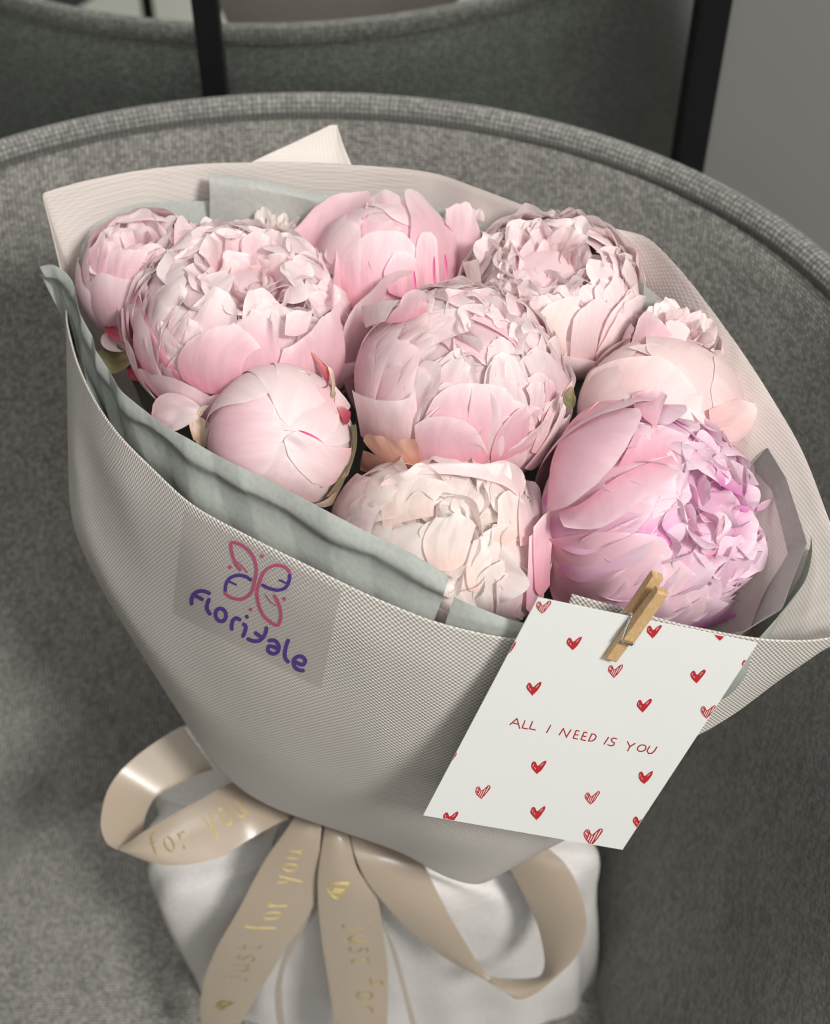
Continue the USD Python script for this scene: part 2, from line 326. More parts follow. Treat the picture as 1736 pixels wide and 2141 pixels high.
for sx in (-1, 1):
    for yy in (0.2, 0.78):
        obj('leg', tube_mesh([[CCX + sx * 0.24, yy, SEAT_Z - 0.1], [CCX + sx * 0.26, yy, 0.0]], [0.018, 0.012], 12), M['black'], chair)

# ------------------------------------------------------------------ outer wrapping paper
wrap = thing('wrapping_paper', 'pale woven grey wrapping paper cone folded round the peonies', 'wrapping paper')
def Z(x0, y0, w):
    return lambda x, y: ((x0 + x * w / 1736.0) * 0.904167, (y0 + y * w / 1736.0) * 0.904167)
def cone_uv(v):
    d = v[:, :2] - [0.0, 0.56]; rr = np.linalg.norm(d, axis=1); ph = np.arctan2(d[:, 0], -d[:, 1])
    return np.c_[ph * rr, v[:, 2] * 1.08]
front = loft([
    [(150, 610, .83), (137, 650, .80), (150, 725, .77), (180, 805, .745), (240, 900, .72), (312, 975, .705), (400, 1055, .692), (500, 1112, .682), (620, 1172, .673), (800, 1258, .664), (940, 1310, .660), (1080, 1338, .660), (1240, 1352, .664), (1400, 1362, .672)],
    [(160, 720, .84), (139, 760, .80), (152, 840, .77), (190, 930, .75), (255, 1030, .728), (330, 1100, .716), (415, 1170, .706), (515, 1225, .698), (640, 1290, .690), (800, 1370, .684), (940, 1420, .683), (1080, 1445, .685), (1230, 1450, .690), (1380, 1440, .700)],
    [(165, 900, .85), (141, 920, .80), (158, 990, .775), (205, 1080, .765), (290, 1190, .752), (370, 1270, .745), (455, 1340, .738), (550, 1400, .733), (670, 1460, .728), (810, 1530, .727), (940, 1580, .729), (1075, 1605, .733), (1215, 1600, .740), (1350, 1570, .752)],
    [(175, 1060, .86), (148, 1070, .80), (175, 1130, .79), (235, 1235, .785), (325, 1355, .785), (405, 1440, .787), (490, 1510, .788), (580, 1570, .787), (695, 1625, .785), (820, 1685, .785), (940, 1735, .787), (1060, 1750, .790), (1190, 1725, .795), (1310, 1660, .805)],
    [(215, 1150, .87), (178, 1150, .82), (205, 1215, .815), (280, 1340, .825), (372, 1485, .845), (440, 1585, .862), (520, 1660, .868), (600, 1700, .868), (710, 1738, .862), (830, 1780, .856), (945, 1838, .850), (1005, 1848, .850), (1085, 1802, .850), (1180, 1750, .855)],
], 170, 150)
gn = np.indices(front.shape[:2]).transpose(1, 2, 0) / 40.0
Gn = grid_normals(front)
front = front + Gn * ((nz(gn[..., 0], gn[..., 1], seed=3) - 0.5) * 0.0018)[..., None]
if (grid_normals(front)[60, 90] @ FW) > 0: front = front[:, ::-1]
m_, uv_ = sheet(front, 0.0009); uv_ = cone_uv(m_[0]); obj('woven_sheet', m_, M['weave'], wrap, uv=uv_)

right = loft([
    [(1195, 1243, .668), (1300, 1272, .662), (1450, 1312, .662), (1600, 1338, .660), (1690, 1341, .658), (1752, 1333, .657), (1790, 1310, .66)],
    [(1150, 1420, .70), (1270, 1430, .694), (1420, 1440, .69), (1565, 1425, .685), (1670, 1385, .672), (1745, 1345, .662), (1800, 1325, .67)],
    [(1130, 1590, .74), (1240, 1590, .735), (1380, 1570, .728), (1510, 1510, .715), (1640, 1415, .688), (1738, 1352, .667), (1800, 1335, .68)],
], 110, 70)
if (grid_normals(right)[30, 50] @ FW) > 0: right = right[:, ::-1]
m_, uv_ = sheet(right, 0.0009); uv_ = cone_uv(m_[0]); obj('woven_sheet', m_, M['weave'], wrap, uv=uv_)

back_top = [(128, 560, .805), (104, 460, .802), (91, 409, .80), (90, 405, .80), (95, 403, .801), (200, 374, .815), (330, 352, .826), (450, 342, .83), (600, 340, .832), (740, 346, .832), (900, 362, .825), (1000, 395, .815), (1100, 432, .805), (1200, 462, .795), (1300, 482, .785), (1345, 494, .778), (1400, 542, .768), (1500, 665, .752), (1600, 810, .730), (1680, 950, .707), (1738, 1100, .688), (1785, 1220, .672), (1800, 1325, .668)]
def inward(pts, k, dt=0.0, to=(690, 1700, .90)):
    return [(x + (to[0] - x) * k, y + (to[1] - y) * k, t + (to[2] - t) * k + dt) for x, y, t in pts]
bt3 = curve3(PC(back_top), 260); foot3 = P(690, 1700, .95)
wy = np.clip((bt3[:, 1] - 0.54) / 0.10, 0, 1)[:, None]; wy = wy * wy * (3 - 2 * wy)
def back_row(k):
    a = bt3 + (foot3 - bt3) * k
    b = bt3.copy(); b[:, :2] = [0.0, 0.55] + (bt3[:, :2] - [0.0, 0.55]) * (1 - .55 * k ** 1.4); b[:, 2] -= .38 * k
    return a * (1 - wy) + b * wy
back = np.array([back_row(k) for k in np.linspace(0, .97, 80)])
if (grid_normals(back)[10, 100] @ FW) > 0: back = back[:, ::-1]
m_, uv_ = sheet(back, 0.0008); uv_ = cone_uv(m_[0]); obj('woven_sheet', m_, M['weave_in'], wrap, uv=uv_)
corner = loft([[(690, 262, .848), (694, 261.5, .848), (700, 261, .848), (703, 261, .848), (706, 262, .848)],
               [(610, 300, .848), (640, 300, .849), (670, 300, .85), (700, 300, .85), (718, 302, .848)],
               [(515, 345, .846), (560, 350, .848), (620, 352, .85), (690, 352, .85), (738, 350, .846)],
               [(400, 430, .85), (520, 440, .852), (610, 440, .855), (700, 440, .855), (770, 430, .85)]], 60, 40)
m_, uv_ = sheet(corner, 0.0008); obj('woven_sheet', m_, M['weave_in'], wrap, uv=uv_)

# ------------------------------------------------------------------ tissue paper lining
tis = thing('tissue_paper', 'crinkled sage grey tissue paper lining inside the woven wrapping', 'tissue paper')
def crumple(G, amp, freq, seed):
    """Sharp folds: the distance to random lines in the sheet, kept small."""
    rng = np.random.default_rng(seed); uv = metric_uv(G); h = 0
    for k in range(6):
        a = rng.uniform(0, PI); f = freq * rng.uniform(0.5, 1.8)
        x = (uv[..., 0] * np.cos(a) + uv[..., 1] * np.sin(a)) * f + nz(uv[..., 0] * freq * .7, uv[..., 1] * freq * .7, seed=seed + k) * 1.2
        h = h + (np.abs((x % 2) - 1) - .5) * nz(uv[..., 0] * freq * .9 + 7 * k, uv[..., 1] * freq * .9, seed=seed + 20 + k)
    return G + grid_normals(G) * (h * amp * .5)[..., None]
t_top = [(78, 556, .800), (112, 553, .796), (150, 590, .788), (163, 650, .775), (205, 735, .752), (245, 800, .735), (318, 872, .712), (400, 920, .700), (480, 965, .690), (560, 1003, .682), (640, 1045, .675), (700, 1078, .670), (770, 1113, .666), (835, 1143, .664), (900, 1180, .663), (940, 1206, .664)]
t_mid = [(118, 640, .806), (135, 650, .80), (150, 690, .79), (170, 750, .776), (205, 840, .752), (245, 905, .738), (318, 965, .718), (400, 1035, .702), (480, 1085, .693), (560, 1130, .685), (640, 1170, .679), (700, 1200, .675), (770, 1235, .671), (835, 1265, .669), (890, 1290, .668), (910, 1298, .669)]
def down(pts, dy, dt): return [(x, y + dy, t + dt) for x, y, t in pts]
t_a = [(a[0] * .62 + b[0] * .38, a[1] * .62 + b[1] * .38, a[2] * .62 + b[2] * .38 - .0015) for a, b in zip(t_top, t_mid)]
t_b = [(a[0] * .50 + b[0] * .50, a[1] * .50 + b[1] * .50, a[2] * .50 + b[2] * .50 + .0035) for a, b in zip(t_top, t_mid)]
tf = loft([t_top, t_a, t_b, inward(t_mid, .02, .005), inward(t_mid, .25, .02)], 220, 90)
if (grid_normals(tf)[30, 100] @ FW) > 0: tf = tf[:, ::-1]
tf = crumple(tf, 0.007, 26, 5)
m_, uv_ = sheet(tf, 0.0002); obj('tissue_sheet', m_, M['tissue'], tis, uv=uv_)
t2_top = [(85, 575, .806), (120, 580, .803), (140, 640, .797), (160, 730, .783), (190, 830, .756), (230, 905, .738), (280, 965, .722), (318, 985, .713)]
tl = loft([t2_top, inward(t2_top, .06, .003), inward(t2_top, .22, .01)], 90, 30)
if (grid_normals(tl)[15, 45] @ FW) > 0: tl = tl[:, ::-1]
m_, uv_ = sheet(crumple(tl, 0.004, 30, 8), 0.0002); obj('tissue_sheet', m_, M['tissue'], tis, uv=uv_)
fl = loft([[(950, 1248, .664), (1000, 1270, .659), (1090, 1300, .658), (1150, 1310, .660)], [(938, 1280, .664), (1000, 1305, .6585), (1085, 1325, .6575), (1150, 1340, .660)], [(925, 1330, .672), (1000, 1360, .672), (1085, 1380, .672), (1150, 1390, .675)]], 40, 24)
if (grid_normals(fl)[12, 20] @ FW) > 0: fl = fl[:, ::-1]
m_, uv_ = sheet(crumple(fl, 0.003, 30, 18), 0.0002); obj('tissue_sheet', m_, M['tissue'], tis, uv=uv_)
bt = loft([[(436, 362, .822), (520, 372, .82), (600, 388, .818), (700, 410, .812), (800, 430, .81)], [(438, 384, .818), (520, 392, .814), (600, 408, .812), (700, 432, .806), (800, 455, .805)], [(440, 470, .832), (520, 480, .83), (600, 490, .828), (700, 520, .822), (800, 540, .82)], [(460, 620, .85), (540, 620, .85), (620, 620, .85), (700, 640, .845), (800, 660, .84)]], 70, 50)
if (grid_normals(bt)[25, 35] @ FW) > 0: bt = bt[:, ::-1]
m_, uv_ = sheet(crumple(bt, 0.004, 20, 28), 0.0002); obj('tissue_sheet', m_, M['tissue_pale'], tis, uv=uv_)
ring = [(165, 560, .80), (200, 470, .81), (300, 425, .825), (440, 420, .83), (600, 420, .83), (900, 430, .822), (1100, 500, .80), (1290, 560, .78), (1400, 640, .765), (1480, 750, .765), (1560, 850, .762), (1630, 950, .742), (1690, 1080, .71), (1692, 1120, .70)]
rg = loft([ring, inward(ring, .09), inward(ring, .3), inward(ring, .6)], 160, 50)
if (grid_normals(rg)[10, 80] @ FW) > 0: rg = rg[:, ::-1]
m_, uv_ = sheet(crumple(rg, 0.006, 22, 38), 0.0002); obj('tissue_sheet', m_, M['tissue'], tis, uv=uv_)
def sharp(pts, e=.04):
    o = [pts[0]]
    for a, b, c in zip(pts, pts[1:], pts[2:]):
        o += [tuple(b[k] + (a[k] - b[k]) * e for k in range(3)), b, tuple(b[k] + (c[k] - b[k]) * e for k in range(3))]
    return o + [pts[-1]]
rt_edge = sharp([(1545, 1000, .70), (1605, 935, .705), (1645, 1000, .70), (1688, 1135, .684), (1632, 1272, .668), (1560, 1318, .666), (1440, 1345, .67)])
rt = loft([rt_edge, [(x + (1420 - x) * .12, y + 15, t + .014) for x, y, t in rt_edge], [(x + (1420 - x) * .4, y + 90, t + .06) for x, y, t in rt_edge]], 120, 40)
if (grid_normals(rt)[5, 60] @ FW) > 0: rt = rt[:, ::-1]
m_, uv_ = sheet(crumple(rt, 0.003, 26, 48), 0.0002); obj('tissue_sheet', m_, M['tissue_pale'], tis, uv=uv_)
rb = loft([[(1692, 1120, .688), (1688, 1200, .680), (1650, 1270, .672), (1590, 1335, .666), (1540, 1400, .668)], [(1690, 1150, .695), (1670, 1240, .69), (1625, 1320, .682), (1575, 1400, .68), (1500, 1450, .68)], [(1640, 1180, .73), (1600, 1280, .73), (1550, 1400, .73), (1500, 1450, .73), (1450, 1480, .73)]], 60, 30)
if (grid_normals(rb)[15, 30] @ FW) > 0: rb = rb[:, ::-1]
m_, uv_ = sheet(crumple(rb, 0.004, 26, 58), 0.0002); obj('tissue_sheet', m_, M['tissue'], tis, uv=uv_)

# ------------------------------------------------------------------ peonies
def petal_mesh(R, az, th0, th1, W, nu=20, nv=16, curl=0.0, ruf=0.05, seed=0, tip=0.22, notch=0.05, wb=0.35, side=0.0, tilt=0.03, zs=1.0, wr=0.006, fs=2.6, vein=0.0025, frill=0.0, lip=0.0):
    s = np.linspace(-1, 1, nu); v = np.linspace(0, 1, nv); S, V = np.meshgrid(s, v)
    k = seed * 3.71
    edge = 1 - tip * np.abs(S) ** 2.6 + notch * (2 * nz(S * 2.2, 0 * S + k) - 1) + notch * 0.35 * (2 * nz(S * 6, 0 * S + k + 9) - 1)
    T = V * edge
    TH = np.radians(th0 + (th1 - th0) * T)
    wid = np.radians(W) * (wb + (1 - wb) * np.sin(PI / 2 * np.clip(V / 0.6, 0, 1))) * (1 - 0.22 * np.clip((V - 0.6) / 0.4, 0, 1) ** 2)
    A = S * wid * (1 + 0.1 * (nz(V * 3, 0 * V + k + 3) - .5))
    r = R * (1 + curl * V ** 3 + side * S ** 2 * V + tilt * S * np.sin(V * PI * .8) + ruf * V ** 2 * (2 * nz(S * fs, V * 1.6, seed=seed + 1) - 1)
             + wr * V * (2 * nz(S * 7, V * 3.5, seed=seed + 2) - 1) + frill * V ** 3.5 * np.sin(S * (3.6 + 2.2 * ((k * .713) % 1)) + k) + lip * np.clip((V - .72) / .28, 0, 1) ** 2 + vein * np.sin(V * PI) * (2 * nz(S * 16, V * 1.5, seed=seed + 5) - 1))
    a = np.radians(az)
    m = np.stack([np.sin(TH) * np.cos(a), np.sin(TH) * np.sin(a), -np.cos(TH)], -1)
    lat = np.array([-np.sin(a), np.cos(a), 0.0])
    d = np.cos(A)[..., None] * m + np.sin(A)[..., None] * lat
    p = d * r[..., None]; p[..., 2] *= zs
    return p, np.stack([(S + 1) / 2, V], -1)

def ruffle_mesh(B, T, wid, seed, turn=0.0, nu=17, nv=12, ruf=0.3, bend=0.15, cup=0.3, notch=0.06, axis=np.array([0, 0, 1.0])):
    s = np.linspace(-1, 1, nu); v = np.linspace(0, 1, nv); S, V = np.meshgrid(s, v)
    k = seed * 2.93; u = T - B; h = np.linalg.norm(u); u = u / h
    rad = T * [1, 1, 0] + [1e-6, 0, 0]; rad /= np.linalg.norm(rad)
    lat = np.cross(u, rad); lat /= np.linalg.norm(lat) + 1e-9; n = np.cross(lat, u)
    lat, n = lat * math.cos(turn) + n * math.sin(turn), n * math.cos(turn) - lat * math.sin(turn)
    edge = 1 - 0.34 * np.abs(S) ** 2.4 + notch * (2 * nz(S * 2.6, 0 * S + k) - 1) + notch * .2 * (2 * nz(S * 5, 0 * S + k + 5) - 1)
    w = wid * (0.35 + 0.65 * np.sin(PI / 2 * np.clip(V / 0.75, 0, 1)))
    off = bend * h * V ** 2.2 - cup * wid * S ** 2 * V + ruf * wid * V ** 1.5 * (2 * nz(S * 1.9, V * 1.2, seed=seed) - 1) + 0.16 * ruf * wid * V * (2 * nz(S * 5, V * 2, seed=seed + 3) - 1)
    off = off + (0.10 + 0.16 * ((k * 7.3) % 1)) * wid * np.sin(S * (3.4 + 2 * ((k * 3.1) % 1)) + k) * V ** 2.5 + (((k * 5.7) % 1) - 0.35) * 0.75 * wid * np.clip((V - .55) / .45, 0, 1) ** 2
    p = B + u * (h * V * edge)[..., None] + lat * (S * w)[..., None] + n * off[..., None]
    return p, np.stack([(S + 1) / 2, V], -1)

STEM_FOOT = P(690, 1720, .95)
def peony(label, c, rpx, axis, petals=(), inner=None, zs=1.0, seed=1, extra=(), skin=(), group='pink peonies in the bouquet'):
    """petals: dicts (one petal, or n in a ring); inner: the ruffled middle. Angles: azimuth 0 right, 90 up the picture, 270 down; th from the flower's foot (0) to its crown (180)."""
    t = thing('peony', label, 'peony', group=group)
    C = P(*c); R = rpx * c[2] / FOC; rng = np.random.default_rng(seed)
    a = RT * axis[0] + UP * axis[1] - FW * axis[2]; a = a / np.linalg.norm(a)
    e1 = RT - a * (RT @ a); e1 /= np.linalg.norm(e1); e2 = np.cross(a, e1)
    Q = np.array([e1, e2, a])
    cnt = [0]
    def add(p, uv, m, name='petal', lab=None):
        f = grid_faces(*p.shape[:2])
        obj(name, ((p.reshape(-1, 3) @ Q) + C, f), M[m], t, uv=uv.reshape(-1, 2), label=lab); cnt[0] += 1
    for d in petals:
        d = dict(d); n = d.pop('n', 1); m = d.pop('m', 'pink'); jit = d.pop('jit', 0.0); az0 = d.pop('az'); rm = d.pop('r', 1.0); nm = d.pop('name', 'petal'); lab = d.pop('lab', None)
        for k in range(n):
            q = dict(d)
            for key in ('th1', 'W'):
                q[key] = q[key] * (1 + jit * rng.uniform(-1, 1))
            q['curl'] = q.get('curl', 0) + jit * rng.uniform(-.2, .2)
            sd = seed * 131 + cnt[0] * 7
            if jit and n > 1: q['tilt'] = q.get('tilt', .03) + rng.uniform(-.06, .06)
            az = az0 + 360.0 * k / n + (jit * 90 * rng.uniform(-1, 1) if n > 1 else 0)
            add(*petal_mesh(R * rm * (1 - 0.012 * (k % 3) + jit * rng.uniform(-.25, .25) * (n > 1)), az, seed=sd, zs=zs, **q), m, nm, lab)
    if inner:
        I = dict(n=70, rho=0.75, zt=0.85, zb=-0.1, drop=0.35, dip=0.15, w=0.24, ruf=0.32, m='pink_inner', lean=0.2, off=(0, 0), bend=0.05, tall=1.0, mess=.09, turn=.5)
        I.update(inner); N = I['n']
        ico = trimesh.creation.icosphere(subdivisions=4); q = np.array(ico.vertices)
        cr = np.array([I['core']] * 2 + [I['core'] * zs]) if 'core' in I else np.array([I['rho'] * 1.2 * .62] * 2 + [(I['zt'] * 1.16 - I['dip'] * .6) * zs * .62])
        q = q * (0.97 + 0.10 * (nz(q[:, 0] * 5, q[:, 1] * 5, q[:, 2] * 5, seed=seed) - .5))[:, None] * R * cr + np.array([I['off'][0], I['off'][1], 0]) * R * .6
        obj('packed_petals', (q @ Q + C, np.array(ico.faces)), M[I['m']], t, uv=np.tile([[.5, .45]], (len(q), 1)))
        for i in range(N):
            f = (i + 0.6) / N; ro = I['rho'] * math.sqrt(f) * (1 + rng.uniform(-.06, .06)); az = i * 2.39996 + rng.uniform(-.25, .25)
            zt = I['zt'] * (1 - I['drop'] * f ** 1.6) - I['dip'] * max(0, 1 - (math.sqrt(f) / 0.6) ** 2) + rng.uniform(-.06, .06)
            T = np.array([ro * math.cos(az) + I['off'][0] + rng.uniform(-1, 1) * I['mess'], ro * math.sin(az) + I['off'][1] + rng.uniform(-1, 1) * I['mess'], zt * zs]) * R
            B = np.array([(ro * (1 - I['lean']) * 0.75) * math.cos(az) + I['off'][0] * .6, (ro * (1 - I['lean']) * 0.75) * math.sin(az) + I['off'][1] * .6, (zt - (0.55 + 0.25 * f) * I['tall']) * zs]) * R
            add(*ruffle_mesh(B, T, R * I['w'] * rng.uniform(.6, 1.4) * (0.7 + 0.5 * f), seed * 977 + i * 5, turn=I['turn'] * rng.uniform(-1, 1), ruf=I['ruf'], bend=I['bend'] + rng.uniform(-.15, .15)), I['m'])
    for kind, pts, m, w in extra:                              # free-standing small petals and sepals given by their middle line in the picture
        pl = np.array([P(*q) for q in pts]); pl = curve3(pl, 12)
        tt = np.gradient(pl, axis=0); tt /= np.linalg.norm(tt, axis=1, keepdims=True)
        lat = np.cross(tt, FW); lat /= np.linalg.norm(lat, axis=1, keepdims=True)
        s = np.linspace(-1, 1, 9); v = np.linspace(0, 1, 12)
        wd = 0.8 * w * c[2] / FOC * (0.12 + 0.88 * np.sin(PI * np.clip(v, 0, 1) ** .8) ** .8)
        S, V = np.meshgrid(s, v)
        G = pl[:, None] + lat[:, None] * (S * wd[:, None])[..., None] + FW * (-(S ** 2) * wd[:, None] * .35 + (nz(S * 2.5, V * 4, seed=int(seed + w)) - .5) * wd[:, None] * .9)[..., None]
        obj(kind, (G.reshape(-1, 3), grid_faces(12, 9)), M[m], t, uv=np.stack([(S + 1) / 2, V], -1).reshape(-1, 2))
    for i, (m, k, rows, *opt) in enumerate(skin):              # petals that lie over the flower's ball, drawn from their foot to their edge
        o = dict(ruf=.02, lift=.018, name='petal', notch=.03); o.update(opt[0] if opt else {})
        nrow, pr = len(rows), []
        for q, row in enumerate(rows):
            kk = (k + (.03 if seed in (7, 11, 12) else 0.0) + o['lift'] * (q / (nrow - 1)) ** 2 * 1.5) * rpx
            pts = []
            for e in row:
                d2 = (e[0] - c[0]) ** 2 + (e[1] - c[1]) ** 2
                dep = math.sqrt(max(kk * kk - d2, 0.0)) * o.get('deep', .95) + (e[2] if len(e) > 2 else 0)
                pts.append((e[0], e[1], c[2] - dep * c[2] / FOC))
            pr.append(pts)
        nu, nv = o.get('nu', 26), o.get('nv', 20)
        G = loft(pr, nu, nv); S, V = np.meshgrid(np.linspace(-1, 1, nu), np.linspace(0, 1, nv)); sd = seed * 57 + i * 11
        edge = o['notch'] * ((2 * nz(S * 3, 0 * S + sd) - 1) + .6 * (2 * nz(S * 9, 0 * S + sd + 4) - 1))
        dV = np.gradient(G, axis=0)[-1] * (nv - 1)
        G = G + (V ** 3 * edge)[..., None] * dV[None]
        wob = o['ruf'] * V ** 1.5 * (2 * nz(S * 2.6, V * 2, seed=sd) - 1) + .006 * V * (2 * nz(S * 7, V * 3, seed=sd + 1) - 1) + .003 * (2 * nz(S * 15, V * 2.5, seed=sd + 2) - 1) - o.get('roll', 0.0) * np.abs(S) ** 4
        G = G - FW * (wob * R)[..., None]
        obj(o['name'], (G.reshape(-1, 3), grid_faces(nv, nu)), M[m], t, uv=np.stack([(S + 1) / 2, o.get('v0', 0.0) + V * (o.get('vs', 1.0) - o.get('v0', 0.0))], -1).reshape(-1, 2))
    foot = C - a * R * 0.9 * zs
    mid = (foot + STEM_FOOT) / 2 + np.array([0, 0, -0.02])
    obj('stem', tube_mesh(curve3([foot, mid, STEM_FOOT], 14), 0.0035, 8), M['stem'], t)
    return t

G_ = lambda **k: k
def rings(m, t0, t1, k, n0, n1, W0, W1, r0, r1, **kw):
    return [dict(n=round(n0 + (n1 - n0) * i / (k - 1)), az=i * 67.0, th0=t0 - 60 + i * 4, th1=t0 + (t1 - t0) * i / (k - 1), W=W0 + (W1 - W0) * i / (k - 1), m=m, r=r0 + (r1 - r0) * i / (k - 1), nu=20, nv=13, **{**dict(jit=.05, ruf=.06, notch=.05, tip=.3, wb=.5), **kw}) for i in range(k)]
def zr(z, *rows): return [[(*z(e[0], e[1]), *e[2:]) for e in row] for row in rows]
zA, zB, zC, zD, zE, zF, zG = Z(80, 280, 920), Z(900, 400, 1000), Z(240, 500, 660), Z(800, 640, 540), Z(1020, 460, 480), Z(420, 800, 440), Z(1220, 860, 700)
zH = Z(740, 1000, 600)
# far left, half open
peony('half open pink peony furthest left, its smooth outer petals cupped upright', (308, 575, .80), 148, (-.1, .62, .75), [
    G_(n=6, az=20, th0=10, th1=125, W=48, m='pink', jit=.08, r=1.0, curl=-.05),
    G_(n=5, az=50, th0=10, th1=142, W=46, m='pink', jit=.08, r=.92, ruf=.08),
    G_(n=5, az=10, th0=10, th1=150, W=46, m='pink', jit=.1, r=.82, ruf=.1)],
    inner=G_(n=22, rho=.55, zt=.78, w=.36, drop=.2), seed=1,
    skin=[('pink', .98, zr(zA, [(300, 880), (360, 850), (420, 800)], [(290, 720), (370, 690), (440, 690)], [(300, 600), (360, 560), (430, 560), (500, 570)])),
          ('pink', 1.02, zr(zA, [(320, 800), (270, 820), (240, 740)], [(300, 660), (250, 660), (210, 660)], [(320, 560), (290, 480), (270, 520), (235, 560)])),
          ('pink', 1.0, zr(zA, [(620, 640), (660, 640), (720, 620)], [(610, 560), (700, 540), (800, 550)], [(610, 450), (650, 420), (720, 500), (850, 520)])),
          ('blush', 1.05, zr(zA, [(760, 560), (820, 550), (870, 540)], [(730, 480), (790, 490), (850, 510)], [(725, 440), (755, 420), (790, 440), (850, 495)]))],
    extra=[('sepal', [(222, 680, .785), (246, 700, .776), (282, 712, .77)], 'red', 15), ('sepal', [(212, 728, .79), (245, 752, .78), (280, 745, .775)], 'sepal', 40), ('sepal', [(215, 700, .788), (245, 716, .779), (285, 722, .774)], 'blush', 26),
           ('petal', [(268, 772, .775), (300, 782, .76), (335, 778, .75)], 'red', 20), ('petal', [(285, 745, .77), (315, 745, .76), (350, 790, .755)], 'blush', 34), ('petal', [(330, 790, .76), (342, 812, .75), (350, 838, .745)], 'blush', 26), ('petal', [(318, 872, .735), (365, 862, .728), (425, 862, .725)], 'blush', 46)])
# small white tuft behind
peony('small white tufted peony mostly hidden at the back below the tissue fold', (560, 530, .825), 88, (0, .6, .8), [G_(n=6, az=0, th0=20, th1=110, W=40, m='blush', jit=.1)], inner=G_(n=40, rho=.85, zt=.95, w=.16, m='cream'), seed=3)
# large open left
peony('large open pink peony at left with a frilly white middle in wide guard petals', (512, 668, .775), 252, (.12, .60, .79), [
    G_(n=9, az=0, th0=15, th1=104, W=36, m='pink', jit=.06, r=1.0, curl=.04, ruf=.06),
    G_(n=8, az=20, th0=20, th1=110, W=32, m='pink', jit=.08, r=.94, curl=.02, ruf=.08),
    G_(n=9, az=0, th0=25, th1=114, W=28, m='pink', jit=.08, r=.87, curl=.0, ruf=.09),
    G_(n=10, az=10, th0=30, th1=118, W=26, m='pink_inner', jit=.1, r=.80, ruf=.1),
    G_(n=11, az=0, th0=30, th1=122, W=22, m='pink_inner', jit=.12, r=.74, ruf=.12),
    *rings('pink_inner', 116, 158, 8, 12, 6, 16, 17, .90, .82, ruf=.06, notch=.05, curl=.0, jit=.07, frill=.03, lip=.03)],
    inner=G_(n=64, rho=.64, zt=.80, zb=-.2, drop=.22, dip=.16, w=.17, ruf=.24, tall=.5, mess=.1, core=.60), zs=.80, seed=2,
    skin=[('pink', .86, zr(zC, [(230, 720), (310, 800), (400, 760)], [(190, 480), (280, 500), (370, 460)], [(215, 270), (265, 212), (330, 225), (390, 300)])),
          ('pink', .95, zr(zC, [(300, 900), (400, 960), (480, 1000)], [(180, 640), (280, 700), (340, 780)], [(92, 540), (95, 420), (150, 390), (215, 480)])),
          ('blush', .93, zr(zC, [(380, 960), (500, 1040), (620, 1080)], [(330, 800), (440, 820), (560, 840)], [(325, 660), (350, 640), (430, 740), (500, 790)])),
          ('pink', .97, zr(zC, [(480, 990), (650, 1080), (850, 1060)], [(450, 880), (640, 890), (850, 900)], [(515, 760), (640, 690), (770, 650), (880, 720), (960, 800)]), dict(ruf=.05)),
          ('pink', .95, zr(zC, [(820, 1060), (950, 1060), (1100, 1020)], [(800, 900), (940, 860), (1080, 860)], [(790, 660), (880, 610), (960, 600), (1050, 690)]), dict(ruf=.06)),
          ('pink', .98, zr(zC, [(1020, 1040), (1200, 1080), (1420, 1010)], [(1060, 920), (1250, 880), (1470, 830)], [(1090, 810), (1230, 730), (1340, 600), (1420, 540)]), dict(ruf=.06)),
          ('pink', .9, zr(zC, [(1380, 680), (1500, 700), (1640, 620)], [(1390, 440), (1510, 420), (1660, 420)], [(1420, 240), (1465, 112), (1530, 130), (1610, 260)])),
          ('blush', .9, zr(zC, [(1100, 720), (1160, 730), (1240, 700)], [(1105, 660), (1180, 640), (1260, 620)], [(1110, 590), (1170, 570), (1240, 580), (1290, 540)])),
          ('pink', .93, zr(zC, [(1530, 640), (1580, 640), (1640, 600)], [(1530, 560), (1580, 540), (1630, 550)], [(1550, 500), (1575, 460), (1610, 500)]))])
# petals behind the top one
peony('pale pink peony partly hidden behind the tall goblet shaped one', (985, 520, .83), 92, (.1, .6, .8), [G_(n=6, az=30, th0=15, th1=118, W=42, m='pink', jit=.1), G_(n=5, az=0, th0=15, th1=125, W=36, m='pink', jit=.1, r=.85)], inner=G_(n=20, rho=.7, zt=.9, w=.25), seed=5)
